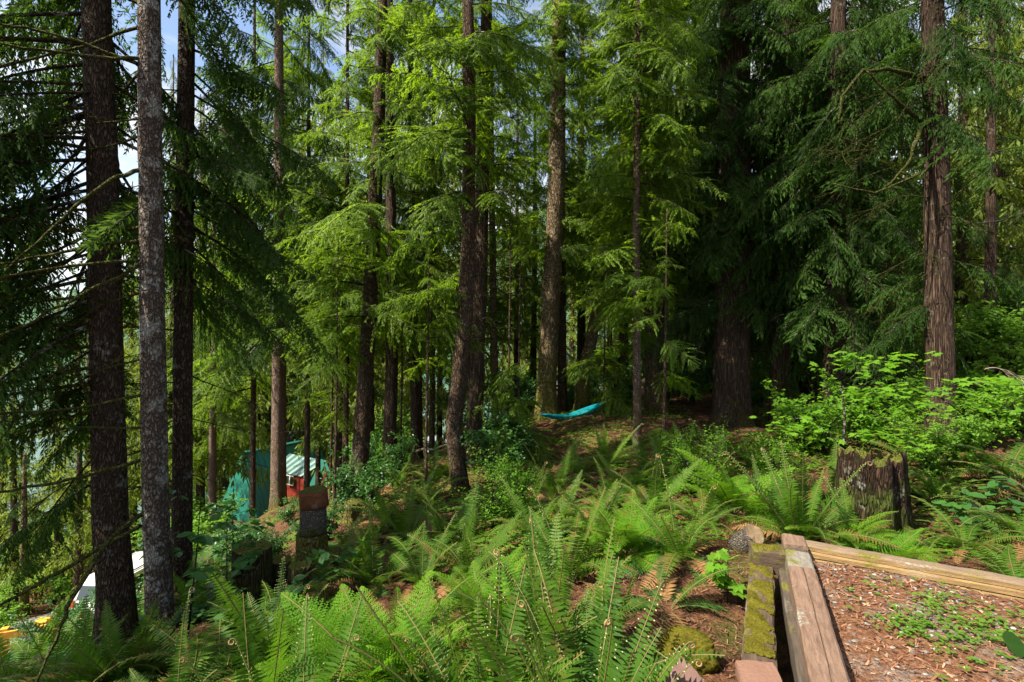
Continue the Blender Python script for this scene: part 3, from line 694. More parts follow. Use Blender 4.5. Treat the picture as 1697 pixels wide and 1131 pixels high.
row([335, 395, 440, 500, 530], 43, 50, 'tall light green conifer behind the cabin', 'conifers behind the cabin', (1.4, 2.0), (0, 1, 2, 4))
row([15, 88, 140], 19, 23, 'light green conifer just above the lake rail', 'conifers above the lake rail', (.75, .95), (0, 1, 3))
row([-70, 15, 85, 150, 215, 285], 27, 38, 'light green conifer on the lake shore', 'shore conifers behind the dark spruces', (.9, 1.25))
row([372, 432, 476, 535], 40, 46, 'very tall yellow green conifer rising behind the cabin', 'tall conifers above the cabin', (1.6, 1.9), (5, 6, 0))
row([560, 625, 700, 790], 18, 25, 'high crowned conifer behind the trunks of the middle wood', 'high crowned conifers in the middle', (.85, 1.05), (5, 6))
row([960, 1040, 1120, 1200], 20, 26, 'high crowned conifer behind the hammock and the giant cedar', 'high crowned conifers on the right', (.85, 1.05), (5, 6))
row([1310, 1350, 1420, 1470], 15, 21, 'shaded conifer close behind the dark cedars', 'shaded conifers behind the cedars', (.7, .95), (0, 2, 5))
row([230, 280, 335], 20, 26, 'conifer seen between the left spruces and the cabin', 'conifers left of the cabin', (.85, 1.05), (5, 6))
row([575, 610, 640, 668, 700], 38, 46, 'light green conifer between the cabin and the pale blue shed', 'conifers between cabin and shed', (1.1, 1.6), (0, 1, 2, 4))
row([800, 838, 872, 955, 985, 1030, 1075, 1110], 24, 40, 'dim conifer in the wood beyond the hammock', 'conifers beyond the hammock')
row([1140, 1175, 1245, 1275, 1320, 1345, 1405, 1430, 1475, 1500], 20, 36, 'conifer in the dense wood beyond the dark cedars', 'conifers beyond the dark cedars')
row([1600, 1640, 1675, 1710], 18, 22, 'light green conifer right of the reddish cedar', 'light conifers right of the reddish cedar', (.95, 1.2), (0, 2, 5))
row([1530, 1590, 1615, 1655, 1690, 1740, 1790], 24, 38, 'sunlit conifer behind the reddish cedar', 'sunlit conifers behind the reddish cedar', (.95, 1.3))

# ------------------------------------------------------------------ shrubs
def shrub_meshes(seed, rx, h, n, ls, mat, stems=7, wide=.34, low=.15):
    r = random.Random(seed); mb = MB(); st = MB()
    tips = []
    for k in range(stems):
        a = r.uniform(0, 6.28); q = V(math.cos(a) * rx * r.uniform(.2, .8), math.sin(a) * rx * r.uniform(.2, .8), h * r.uniform(.45, .95))
        mid = V(q.x * .35, q.y * .35, q.z * .6)
        st.tube([(0, 0, -.05), mid, q], [.012 * h + .003, .008 * h + .002, .002], 5, 0, False)
        for j in range(7):
            f = r.uniform(.25, 1); b = mid.lerp(q, f) if r.random() < .7 else V(0, 0, 0).lerp(mid, f)
            e = b + V(r.uniform(-1, 1) * rx * .55, r.uniform(-1, 1) * rx * .55, r.uniform(-.1, .3) * h)
            if e.z < low * h: e.z = low * h
            st.tube([b, b.lerp(e, .5) + V(0, 0, .03), e], [.004, .003, .0015], 4, 0, False)
            tips.append((b, e))
    for k in range(n):
        b, e = r.choice(tips); p = b.lerp(e, r.uniform(.2, 1.05)) + V(r.gauss(0, .03), r.gauss(0, .03), r.gauss(0, .025)) * (1 + rx)
        d = V(r.uniform(-1, 1), r.uniform(-1, 1), r.uniform(-.55, .25)).normalized()
        up = (UP + V(r.uniform(-.5, .5), r.uniform(-.5, .5), 0)).normalized()
        s = d.cross(up); 
        if s.length < .1: continue
        s.normalize(); l = ls * r.uniform(.6, 1.25); nrm = s.cross(d)
        m_ = p + d * l * .42; t_ = p + d * l - nrm * l * .12; k_ = nrm * l * .08
        o = len(mb.v); w = l * wide
        mb.v.extend([tuple(p), tuple(m_ + s * w + k_), tuple(t_), tuple(m_ - s * w + k_)])
        mb.f += [(o, o + 1, o + 2), (o, o + 2, o + 3)]; mb.m += [0, 0]; mb.s += [False, False]
    return mb.mesh('foliage', [M[mat]]), st.mesh('stem', [M['wood']])
def shrub(me2, x, y, sc, name, label, group=None, rz=None, z=None, cat='shrub'):
    o = thing(name, label, cat, (x, y, (H(x, y) if z is None else z)), fr.uniform(0, 6.28) if rz is None else rz, group)
    o.scale = (sc, sc, sc) if not isinstance(sc, tuple) else sc
    link('stem', me2[1], o); link('foliage', me2[0], o)
    return o
BRO = [shrub_meshes(700 + i, 1.3, 2.4, 2600, .12, 'bro', 10, .38) for i in range(3)]
DAR = [shrub_meshes(720 + i, .8, 1.3, 1500, .085, 'salal', 9, .36, .1) for i in range(3)]
HUC = [shrub_meshes(740 + i, .55, .9, 2600, .034, 'map', 12, .36, .2) for i in range(2)]
def shrubs(lst, pool, name, label0, group, cat='shrub'):
    for i, (px, d, sc) in enumerate(sorted(lst)):
        label = '%s, %s from the left' % (label0, ORD[i])
        shrub(fr.choice(pool), (px - 848.5) / FPX * d, d, sc, name, label, group, cat=cat)
shrubs([(285, 20, 1.2), (330, 18, 1.3), (365, 22, 1.4), (345, 26, 1.5), (300, 24, 1.5)], BRO, 'broadleaf_bush', 'sunlit yellow green leafy bush left of the green roof', 'bright bushes left of the cabin', 'bush')
shrubs([(20, 21, 1.0), (70, 23, 1.2), (110, 20, .9), (135, 25, 1.2), (5, 17, .8)], BRO, 'broadleaf_bush', 'yellow green bush along the rail by the water', 'bright bushes by the lake rail', 'bush')
shrubs([(1330, 17, 1.2), (1365, 20, 1.4), (1410, 15, 1.0), (1450, 19, 1.3), (1500, 16, 1.0), (1600, 15, 1.1), (1630, 18, 1.3), (1670, 14, 1.0), (1700, 17, 1.2), (1690, 22, 1.6), (1580, 21, 1.5)], BRO, 'broadleaf_bush', 'sunlit green bush behind the vine maple', 'bright bushes behind the vine maple', 'bush')
shrubs([(860, 22, 1.0), (945, 20, .9), (985, 24, 1.2), (1025, 22, 1.1), (1115, 22, 1.2), (1170, 23, 1.2), (1260, 19, .9), (1100, 26, 1.5), (870, 28, 1.3)], BRO, 'broadleaf_bush', 'green leafy bush in the wood beyond the hammock', 'bushes beyond the hammock', 'bush')
shrubs([(600, 20, .9), (625, 24, 1.3), (665, 22, 1.2), (640, 30, 1.8)], BRO, 'broadleaf_bush', 'green leafy bush on the slope below the leaning trunk', 'bushes on the slope below the leaning trunk', 'bush')

# ------------------------------------------------------------------ ferns
def frond(kind, seed, L, e0, e1, pw=1.3, young=False, dark=False):
    r = random.Random(seed); mb = MB(); K = 26
    pts = [V(0, 0, 0)]; tans = []; bend = r.uniform(-.25, .25)
    for k in range(K):
        t = (k + .5) / K; e = R(e0 + (e1 - e0) * t ** pw); yw = bend * t
        d = V(math.cos(e) * math.cos(yw), math.cos(e) * math.sin(yw), math.sin(e)); tans.append(d); pts.append(pts[-1] + d * (L / K))
    tans.append(tans[-1])
    def at(t):
        q = min(K - 1e-6, t * K); i = int(q); return pts[i].lerp(pts[i + 1], q - i), tans[i]
    line = pts[:]
    if young:                                     # the tip is still rolled up
        p = pts[-1]; e = math.asin(max(-1, min(1, tans[-1].z))); st = L * .0125; cx = V(tans[-1].x, tans[-1].y, 0)
        cx = cx.normalized() if cx.length > .05 else V(1, 0, 0)
        for k in range(11):
            e -= R(34); p = p + (cx * math.cos(e) + UP * math.sin(e)) * st; st *= .93; line.append(p)
    mb.tube(line[::2] if not young else line, [.0042 * (1 - .75 * k / len(line)) + .0008 for k in range(len(line[::2] if not young else line))], 4, 1, False)
    if young: mb.tube(line[-9:], [.0042, .0048, .005, .005, .0048, .0045, .004, .0035, .0025], 5, 3, False)
    def sidev(d): 
        s = V(-d.y, d.x, 0); return s.normalized() if s.length > .02 else V(0, 1, 0)
    if kind == 'sword':
        n = int(34 * (L / .8) ** .5); t0 = .1
        for k in range(n):
            t = t0 + (1 - t0) * k / n; p, d = at(t); s = sidev(d); nr = s.cross(d)
            prof = min(1, (t - t0 + .06) / .16) * (1 - max(0, (t - .45) / .55) ** 1.4 * .93)
            l = L * .115 * prof + .006
            curl = young and t > .62
            for sg in (-1, 1):
                e = (s * sg + d * r.uniform(.12, .32) + nr * r.uniform(-.28, .12)).normalized()
                q = p + e * .004; ll = l * r.uniform(.9, 1.08) * (.55 if curl else 1)
                wv = d * (0.0175 * (L / .8)) * (.6 + .4 * prof)
                tip = q + e * ll - UP * ll * .12; md = q + e * ll * .35 + nr * .003; o = len(mb.v)
                mb.v.extend([tuple(q - wv * .35), tuple(md - wv * .5), tuple(tip), tuple(md + wv * .5), tuple(q + wv * .45)])
                mb.f.append((o, o + 1, o + 2, o + 3, o + 4)); mb.m.append(0); mb.s.append(False)
                if young and t > .55 and r.random() < .55:
                    b = .0036 * (L / .8)
                    for ax in ((V(1, 0, 0), UP), (V(0, 1, 0), UP)):
                        mb.add([tip - ax[0] * b, tip - ax[1] * b, tip + ax[0] * b, tip + ax[1] * b], [(0, 1, 2, 3)], 2)
    else:
        n = 21; t0 = .16
        for k in range(n):
            t = t0 + (1 - t0) * (k + .3) / n; p, d = at(t); s = sidev(d); nr = s.cross(d)
            u = (t - t0) / (1 - t0)
            l = L * .3 * (min(1, .55 + u * 1.8) * (1 - u) ** .8 + .02)
            for sg in (-1, 1):
                lk = l * r.uniform(.88, 1.08)
                e = (s * sg + d * (.25 + .35 * u) + nr * r.uniform(-.22, .05)).normalized()
                m_ = max(3, int(lk / .0155)); sv = e.cross(nr).normalized()
                def pp(f): return p + e * (lk * f) - UP * (lk * .16 * f * f)
                mb.add([p + sv * .0012, p - sv * .0012, pp(1)], [(0, 1, 2)], 0)
                for j in range(m_):
                    f = (j + .5) / m_; b = pp(f); pl = max(.008, L * .078 * (1 - f) ** .7 * (.5 + .5 * (1 - u)))
                    for s2 in (-1, 1):
                        g = (sv * s2 + e * .55).normalized() * pl * r.uniform(.85, 1.1)
                        mb.leaf(b, g - nr * pl * .12, e, .0052 * (L / .8) + .0012, 0, .4)
            
    leafm = {'sword': 'sword', 'lady': 'lady'}[kind]
    if dark: leafm = 'salal'
    return mb.mesh('frond', [M[leafm], M['rachis'], M['pale'], M['crozier']])

F_UP = [frond('sword', 800 + i, random.uniform(.85, 1.05), random.uniform(78, 90), random.uniform(45, 80), 1.2, i < 3) for i in range(7)]
F_UP += [frond('sword', 810 + i, random.uniform(.8, 1.0), random.uniform(74, 88), random.uniform(30, 60), 1.2, False) for i in range(3)]
F_ARC = [frond('sword', 820 + i, random.uniform(.75, .95), random.uniform(60, 75), random.uniform(-50, 10), random.uniform(.9, 1.5)) for i in range(9)]
F_BROWN = [frond('sword', 830 + i, random.uniform(.7, .9), random.uniform(20, 50), random.uniform(-60, -40), .8) for i in range(2)]
for q_ in F_BROWN: q_.materials[0] = M['deadfrond']
F_LOW = [frond('sword', 840 + i, random.uniform(.7, .9), random.uniform(25, 40), random.uniform(-45, -25), .9, False, True) for i in range(5)]
F_LADY = [frond('lady', 860 + i, random.uniform(.7, .9), random.uniform(55, 72), random.uniform(-25, 32), random.uniform(1.0, 1.6)) for i in range(9)]
F_LADYL = [frond('lady', 880 + i, random.uniform(.6, .8), random.uniform(30, 45), random.uniform(-25, 0), 1.2) for i in range(3)]

fnr = random.Random(31)
def fern(px, d, sc, label, mix, group=None, cone=1.0, yaws=None, cat='fern'):
    """mix: list of (pool, count)"""
    x = (px - 848.5) / FPX * d; z = H(x, d)
    o = thing('lady_fern' if mix[0][0] in (F_LADY, F_LADYL) else 'sword_fern', label, cat, (x, d, z), 0, group)
    if mix[0][0] not in (F_LADY, F_LADYL): mix = mix + [(F_BROWN, fnr.choice((2, 3, 4, 5)))]
    for pool, n in mix:
        a0 = fnr.uniform(0, 6.28)
        for k in range(n):
            yw = a0 + k * 2.399963 + fnr.uniform(-.3, .3)
            if yaws: yw = R(fnr.uniform(*yaws))
            q = link('frond', fnr.choice(pool), o, (math.cos(yw) * .03, math.sin(yw) * .03, -.01))
            s = sc * fnr.uniform(.72, 1.12)
            q.rotation_euler = (Matrix.Rotation(yw, 3, 'Z') @ Matrix.Rotation(R(fnr.uniform(-4, 22)) * cone, 3, 'Y') @ Matrix.Rotation(R(fnr.uniform(-25, 25)), 3, 'X')).to_euler()
            q.scale = (s, s, s)
    return o
GF = 'ferns on the forest floor'
fern(965, 2.35, 1.08, 'tallest sword fern with many pale curled tips, beside the mossy rock', [(F_UP, 26), (F_ARC, 14), (F_LOW, 5)])
fern(800, 2.65, 1.08, 'tall sword fern with brown curled tips, left of the tallest one', [(F_UP, 24), (F_ARC, 10)])
fern(985, 2.95, .95, 'upright sword fern right of the tallest one, leaning over the bank', [(F_UP, 14), (F_ARC, 6)])
fern(1105, 3.9, .8, 'flat dark sword fern with few fronds on the brown bank', [(F_LOW, 7), (F_ARC, 2)])
fern(905, 3.3, .95, 'upright sword fern with curled tips, behind the two tallest ferns', [(F_UP, 18), (F_ARC, 10)])
fern(870, 2.05, .8, 'feathery green fern at the very bottom, before the tall sword ferns', [(F_LADY, 12), (F_ARC, 6)])
fern(640, 3.4, 1.2, 'large bright feathery lady fern below the stacked log rounds', [(F_LADY, 24), (F_LADYL, 8)])
fern(565, 3.7, .95, 'bright lady fern touching the log stumps', [(F_LADY, 16)])
fern(590, 2.3, .95, 'broad bluish green fern at the bottom edge', [(F_LADYL, 10), (F_LADY, 8)])
fern(715, 3.0, .9, 'light lady fern between the large bright one and the curled sword fern', [(F_LADY, 16)])
fern(815, 4.1, .95, 'light lady fern below the bright small leaved bush', [(F_LADY, 16), (F_ARC, 4)])
fern(205, 4.4, 1.0, 'sword fern with upright curled fronds at the foot of the thick spruce', [(F_UP, 12), (F_ARC, 14)])
fern(130, 4.2, .8, 'dark sword fern in the lower corner towards the lake', [(F_ARC, 16), (F_UP, 4)])
fern(290, 3.6, .95, 'sword fern in front of the lichen speckled trunk', [(F_ARC, 18), (F_UP, 6)])
fern(365, 4.2, 1.15, 'arching glossy sword fern right of the three spruce trunks', [(F_ARC, 16), (F_LOW, 8)])
fern(455, 4.2, 1.1, 'sword fern with brown croziers before the square stump', [(F_UP, 10), (F_ARC, 14)])
fern(430, 3.1, 1.0, 'sword fern at the bottom between the spruces and the lady ferns', [(F_ARC, 20), (F_UP, 6)])
fern(500, 2.7, .95, 'sword fern with curled tips beside the bluish fern', [(F_UP, 12), (F_ARC, 12)])
fern(360, 2.9, .9, 'dark sword fern at the bottom edge below the spruces', [(F_ARC, 18)])
fern(1040, 5.0, 1.0, 'bright lady fern in the middle of the brown bank', [(F_LADY, 16), (F_LADYL, 10)])
fern(1130, 4.7, .95, 'sword fern with dark flopped fronds on the brown bank', [(F_LOW, 12), (F_ARC, 4), (F_UP, 5)])
fern(940, 4.6, .9, 'sword fern left of the bright lady fern on the bank', [(F_UP, 8), (F_ARC, 8)])
fern(1085, 2.3, .75, 'yellow green fern beside the pink stone at the bottom', [(F_LADYL, 5), (F_ARC, 6)], None, 1.0, (-40, 60))
fern(1325, 5.3, 1.05, 'sunlit upright sword fern beside the big stump', [(F_UP, 14), (F_ARC, 12)])
fern(1455, 4.8, .8, 'lady fern behind the long beam, below the big stump', [(F_LADYL, 8), (F_LADY, 8)])
fern(1395, 5.2, .8, 'small lady fern between the sunlit sword fern and the stump', [(F_LADY, 10)])
fern(1215, 6.3, 1.15, 'bright spreading fern behind the grey wood block', [(F_LADY, 14), (F_LADYL, 8)])
fern(1260, 5.0, .7, 'flat dark sword fern behind the mossy timber end', [(F_LOW, 9)])
for i, (px, d, sc, lab) in enumerate([
    (915, 7.6, 1.0, 'shaded sword fern above the mossy log rounds'), (1005, 9.6, 1.1, 'sword fern on the bank under the hammock'),
    (1075, 8.6, 1.0, 'sword fern at the foot of the slender mottled trunk'), (960, 8.9, .8, 'small sword fern left of and below the hammock end'),
    (1035, 7.2, .8, 'low sword fern below the slender mottled trunk'), (1110, 7.8, .9, 'sword fern left of the dark leafy bush'),
    (1140, 9.4, .9, 'shaded sword fern between slender trunk and giant cedar'), (1250, 8.6, 1.0, 'sword fern below the giant cedar, right side'),
    (1195, 9.2, .9, 'sword fern directly before the giant cedar'), (1010, 6.4, .7, 'flat sword fern just behind the bright lady fern'),
    (705, 9.0, 1.0, 'sword fern left of the bowed trunk'), (640, 8.4, 1.0, 'sword fern on the dark log below the leaning trunk'),
    (595, 6.8, .9, 'sword fern right of the stacked log rounds'), (675, 7.0, 1.0, 'yellowish sword fern left of the broken snag'),
    (740, 6.4, 1.0, 'sword fern right of the broken snag'), (560, 5.8, .9, 'sword fern close beside the stacked log rounds'),
    (620, 5.6, .9, 'sword fern above the large bright lady fern'), (700, 5.2, .85, 'sword fern above and right of the large lady fern'),
    (860, 8.0, .8, 'small sword fern beside the bright small leaved bush'), (720, 11, 1.0, 'sword fern uphill of the bowed trunk'),
    (770, 6.0, .8, 'sword fern under the bright small leaved bush'), (660, 10.6, 1.0, 'sword fern between leaning trunk and bowed trunk')]):
    fern(px, d, sc, lab, [(F_ARC, 11), (F_UP, 4), (F_LOW, 2)], GF)
fern(1420, 5.35, .8, 'sword fern covering the foot of the big stump', [(F_ARC, 10), (F_UP, 4)])
fern(1500, 5.3, .75, 'small sword fern at the right foot of the big stump', [(F_ARC, 9), (F_LOW, 4)])
for i, (px, d, sc, lab) in enumerate([
    (890, 5.6, .8, 'sword fern below the left mossy log round'), (985, 5.6, .75, 'small fern on the bank between the log rounds and the lady fern'),
    (1085, 6.0, .8, 'fern to the right behind the bright lady fern'), (1165, 5.6, .75, 'fern on the bank left of the grey wood block'),
    (870, 6.4, .8, 'fern right of the brightest bush'), (930, 6.4, .8, 'fern right under the mossy log rounds'),
    (1180, 7.4, .9, 'fern right of the dense green bush'), (1270, 6.6, .9, 'fern left behind the sunlit sword fern'),
    (1380, 6.8, .9, 'fern behind the big stump, left side'), (1300, 9.5, 1.0, 'fern below the trunk right of the giant cedar'),
    (780, 5.0, .85, 'fern below the brightest bush')]):
    fern(px, d, sc, lab, [(F_ARC, 11), (F_UP, 3), (F_LOW, 2)], GF)
for i, (px, d, sc, lab) in enumerate([
    (1545, 6.6, 1.1, 'dark sword fern right of the big stump'), (1605, 7.4, 1.2, 'dark drooping sword fern below the reddish cedar'),
    (1665, 7.0, 1.3, 'large shaded sword fern by the right border'), (1690, 5.2, 1.0, 'shaded sword fern leaning in from the right border'),
    (1600, 5.2, .8, 'flat sword fern behind the long beam'), (1690, 4.3, .85, 'sword fern touching the right end of the long beam'),
    (1510, 8.2, 1.0, 'sword fern hidden under the vine maple'), (1740, 6.0, 1.2, 'sword fern cut off by the right border'),
    (1575, 9.5, 1.1, 'sword fern at the foot of the reddish cedar'), (1660, 10, 1.2, 'sword fern under the sunlit bushes, right side')]):
    fern(px, d, sc, lab, [(F_ARC, 12), (F_LOW, 6)], GF)
for i, (px, d, sc, lab) in enumerate([
    (345, 7.5, 1.0, 'sword fern below the right dark spruce'), (400, 7.0, 1.0, 'fern left of the square stump'), (330, 6.0, .9, 'fern at the foot of the right dark spruce'),
    (250, 8.0, 1.0, 'fern behind the lichen speckled trunk'), (140, 7.5, 1.0, 'fern on the slope above the parked car'), (60, 6.5, 1.0, 'fern under the bare diagonal branch'),
    (90, 5.0, .9, 'fern left of the thick spruce'), (20, 5.2, 1.0, 'fern in the lower left corner')]):
    fern(px, d, sc, lab, [(F_ARC, 13), (F_UP, 3)], GF)

# ------------------------------------------------------------------ vine maple, small trees, bushes
def maple_leaf():
    mb = MB(); a = [0, 19, 38, 57, 76, 97, 118, 150]; rr = [1, .62, .95, .6, .82, .5, .56, .22]
    pts = [V(0, 0, 0)]
    for sg in (1, -1):
        for q, l in zip(a[::sg] if sg == 1 else a[1:], rr[::sg] if sg == 1 else rr[1:]):
            th = R(q * sg); pts.append(V(math.cos(th) * l, math.sin(th) * l, -.16 * l * l + .1 * abs(math.sin(th)) * l))
    n = len(a); right = list(range(1, n + 1)); left = [1] + list(range(n + 1, 2 * n))
    f = [(0, right[i], right[i + 1]) for i in range(n - 1)] + [(0, left[i + 1], left[i]) for i in range(n - 1)]
    mb.add(pts, f, 0, False)
    return mb.mesh('leaf', [M['map']])
ML = maple_leaf()
def oval_leaf():
    mb = MB(); pts = []; 
    for k in range(7):
        u = k / 6; w = .3 * math.sin(math.pi * min(1, u * .92 + .04)) ** .8
        pts += [V(u, w, .06 * w - .12 * u * u), V(u, 0, -.03 - .12 * u * u), V(u, -w, .06 * w - .12 * u * u)]
    f = []
    for k in range(6):
        o = 3 * k; f += [(o, o + 1, o + 4, o + 3), (o + 1, o + 2, o + 5, o + 4)]
    mb.add(pts, f, 0, True); return mb.mesh('leaf', [M['salal']])
OL = oval_leaf()
def leafy(root, me, a, b, n, size, rad, r, tilt=30, flat=True):
    """leaves scattered along the twig a-b (root's frame)"""
    for k in range(n):
        p = Vector(a).lerp(Vector(b), r.uniform(.1, 1.0)) + V(r.gauss(0, rad), r.gauss(0, rad), r.gauss(0, rad * .3))
        q = link('leaf', me, root, p); s = size * r.uniform(.65, 1.25); q.scale = (s, s, s)
        q.rotation_euler = (R(r.uniform(-tilt, tilt)), R(r.uniform(-5, tilt)), r.uniform(0, 6.28))
mr = random.Random(77)
vm = thing('vine_maple', 'vine maple with layers of bright lobed leaves above the big stump', 'tree', (P(1405, 800, 6.6).x, 6.6, H(P(1405, 800, 6.6).x, 6.6)))
mst = MB(); base = Vector(vm.location)
def rel(px, py, d): return P(px, py, d) - base
for a, m_, b, n, rad in [((1395, 640), (1440, 600), (1500, 590), 26, .16), ((1395, 640), (1400, 590), (1400, 580), 16, .14), ((1395, 640), (1480, 640), (1590, 650), 40, .17),
                   ((1560, 640), (1620, 635), (1700, 640), 34, .18), ((1395, 740), (1420, 720), (1470, 715), 26, .15), ((1470, 715), (1500, 730), (1530, 745), 22, .12),
                   ((1395, 740), (1350, 700), (1300, 690), 26, .14), ((1340, 720), (1310, 715), (1285, 710), 14, .1), ((1480, 640), (1520, 680), (1550, 690), 22, .14), ((1395, 640), (1430, 650), (1470, 655), 20, .15), ((1560, 660), (1600, 690), (1640, 670), 16, .15)]:
    d = mr.uniform(5.7, 6.6)
    A, B, Cc = rel(*a, 6.5), rel(*m_, (6.5 + d) / 2), rel(*b, d)
    mst.tube([A, B, Cc], [.010, .007, .003], 5, 0, False)
    leafy(vm, ML, A.lerp(B, .5), Cc, int(n * 1.7), .08, rad, mr, 24)
mst.tube([V(0, 0, -.05), rel(1398, 740, 6.5), rel(1400, 690, 6.5), rel(1395, 640, 6.5)], [.022, .018, .015, .011], 6, 0, False)
mst.tube([rel(1395, 640, 6.5), rel(1500, 650, 6.5), rel(1560, 650, 6.3)], [.012, .009, .006], 5, 0, False)
mst.build('stem', M['wood'], vm)
M['dry'] = plain('dry_twig', (0.25, 0.2, 0.14), .8)
bq = P(1632, 612, 7.4)
bo_ = tag(link('bare_twig', dead_branch(471, L=.85, a=.35, b=.5, mat='dry', twigs=8, r0=.007), None, bq, (0, 0, R(10))), 'bleached bare twig arching beside the reddish cedar', 'twig')

def sapling(px, d, h, n, size, me, name, label, lean=0, tiers=5, cat='sapling'):
    x = (px - 848.5) / FPX * d; o = thing(name, label, cat, (x, d, H(x, d))); st = MB(); r = random.Random(int(px * 7 + d * 10))
    topp = V(lean * h, 0, h)
    st.tube([V(0, 0, -.05), topp * .5 + V(.01, 0, 0), topp], [.009 * h, .006 * h, .003], 6, 0, False)
    for k in range(tiers):
        f = .3 + .7 * (k + .5) / tiers; b = topp * f; a = r.uniform(0, 6.28); e = b + V(math.cos(a), math.sin(a) * .8, .25) * h * .28
        st.tube([b, e], [.004, .002], 4, 0, False)
        leafy(o, me, b.lerp(e, .2), e, n // tiers, size, .05, r, 32)
    st.build('stem', M['wood'], o); return o
sapling(372, 5.0, 1.25, 60, .13, OL, 'broadleaf_sapling', 'thin sapling with oval leaves right of the three spruces', .02, 7)
sapling(490, 4.9, .75, 36, .12, OL, 'broadleaf_sapling', 'sapling with whorls of oval leaves before the log rounds', .15, 5)
sapling(405, 4.6, .6, 30, .12, OL, 'broadleaf_sapling', 'low oval leaved plant before the square stump', -.1, 5)
sapling(545, 5.4, .6, 30, .1, OL, 'broadleaf_sapling', 'leafy shoot right of the log rounds', .2, 5)
sapling(310, 5.2, 1.5, 50, .12, OL, 'broadleaf_sapling', 'leafy shoot across the foot of the right dark spruce', .1, 6)
sapling(430, 6.0, .8, 50, .12, OL, 'broadleaf_sapling', 'leafy sapling hiding the foot of the green roof', -.1, 7)
sapling(385, 7.2, 1.2, 60, .13, OL, 'broadleaf_sapling', 'leafy sapling left of the cabin roof', 0, 7)
sapling(1205, 4.0, .38, 22, .1, ML, 'broadleaf_sapling', 'small lobed seedling left of the mossy timber', 0, 4, 'seedling')
sapling(1600, 5.6, .45, 26, .14, OL, 'broadleaf_sapling', 'shaded plant with large oval leaves right of the big stump', 0, 5, 'plant')
sapling(1650, 5.9, .5, 28, .14, OL, 'broadleaf_sapling', 'dark large leaved plant near the right border', 0, 5, 'plant')
shrub(HUC[0], P(818, 800, 6.4).x, 6.4, 1.0, 'huckleberry_bush', 'brightest small leaved bush at the foot of the bowed trunk', cat='bush')
shrub(HUC[1], P(862, 800, 6.9).x, 6.9, .75, 'huckleberry_bush', 'small leaved shoot right of the brightest bush', cat='bush')
shrub(HUC[1], P(1150, 800, 7.0).x, 7.0, 1.0, 'huckleberry_bush', 'dense green bush on the bank above the bright lady fern', cat='bush')
shrub(BRO[1], P(1535, 760, 7.4).x, 7.4, .42, 'leafy_bush', 'low leafy bush hiding the foot of the reddish cedar, left side', cat='bush')
shrub(BRO[2], P(1600, 760, 7.5).x, 7.5, .45, 'leafy_bush', 'low leafy bush hiding the foot of the reddish cedar, right side', cat='bush')
shrub(HUC[0], P(1290, 760, 7.6).x, 7.6, .9, 'huckleberry_bush', 'small leaved bush behind the sunlit sword fern', cat='bush')
shrubs([(300, 9.0, .6), (345, 8.2, .5), (395, 9.5, .8), (430, 10.5, .5), (460, 8.0, .45), (500, 9.0, .4), (545, 8.4, .5), (480, 12, .5), (570, 10.5, .8), (425, 7.6, .5)], DAR, 'leafy_bush', 'dark leafy bush on the slope above the cabin', 'bushes on the slope above the cabin', 'bush')
shrubs([(620, 9.8, .7), (660, 12, .8), (600, 12.5, .9), (820, 9.5, .9), (850, 11, .9), (800, 12, 1.0)], DAR, 'leafy_bush', 'dark leafy bush among the trunks around the bowed tree', 'bushes around the bowed trunk', 'bush')
shrubs([(30, 9.5, .7), (90, 9.0, .55), (150, 12, .7), (185, 12.5, .8), (120, 12.5, .75), (60, 12, .8), (5, 8, .6), (235, 10.5, .6), (300, 12, .6)], DAR, 'leafy_bush', 'dark leafy bush on the slope above the parked cars', 'bushes above the parked cars', 'bush')
shrubs([(1100, 16, 1.2), (1150, 15.5, 1.1), (1040, 16.5, 1.2), (990, 17, 1.0), (1260, 15, 1.1), (1180, 17.5, 1.2), (945, 18, 1.0), (870, 16, 1.1)], DAR, 'leafy_bush', 'dark leafy bush behind hammock and giant cedar', 'dark bushes behind the hammock', 'bush')
shrubs([(1320, 9.5, .9), (1360, 9.0, .9), (1420, 9.5, 1.0), (1470, 9.0, .9), (1530, 10, 1.0), (1600, 9.0, .9), (1640, 8.6, .9), (1690, 9.0, 1.0)], [shrub_meshes(760 + i, .9, 1.2, 900, .1, 'map', 9, .38, .1) for i in range(3)], 'leafy_bush', 'green leafy bush under the vine maple', 'green bushes under the vine maple', 'bush')

# young hemlocks growing in the shade
def young_hemlock(key, px, py, d, top, n, label, sc=(.7, 1.1), z1=.3):
    tree(key, 'young_hemlock', label, 'tree', [(px, py), (px, py - 30), (px + 2, py - 120)], d, 6.5 / d * 8, 'bark_hem', top, .2)
    T = TREES[key]; r = T['r']
    for k in range(n):
        f = (k + r.random()) / n; z = z1 + (top - z1) * f * .97
        put(T, z, r.uniform(0, 6.28), R(r.uniform(-18, 12)), r.choice(SMALL if top < 4 or f > .75 else HEM), r.uniform(*sc) * (1.1 - .75 * f) * (1 if top < 4 or f > .75 else .75), R(r.uniform(-30, 30)))
young_hemlock('Y1', 706, 770, 9.4, 4.6, 30, 'young hemlock with pale drooping sprays left of the bowed trunk', z1=2.3)
young_hemlock('Y2', 858, 740, 11.5, 4.4, 44, 'young hemlock left of the hammock with light green sprays')
young_hemlock('Y3', 842, 700, 13, 7.0, 50, 'taller young hemlock between the bowed trunk and the hammock tree')
young_hemlock('Y4', 1100, 740, 9.2, 4.6, 40, 'young hemlock with bright sprays before the broad dark trunk')
young_hemlock('Y5', 555, 830, 10.2, 5.5, 34, 'young hemlock growing left of the leaning trunk', z1=1.9)
young_hemlock('Y6', 1000, 690, 14.5, 5.5, 46, 'young hemlock behind the middle of the hammock')
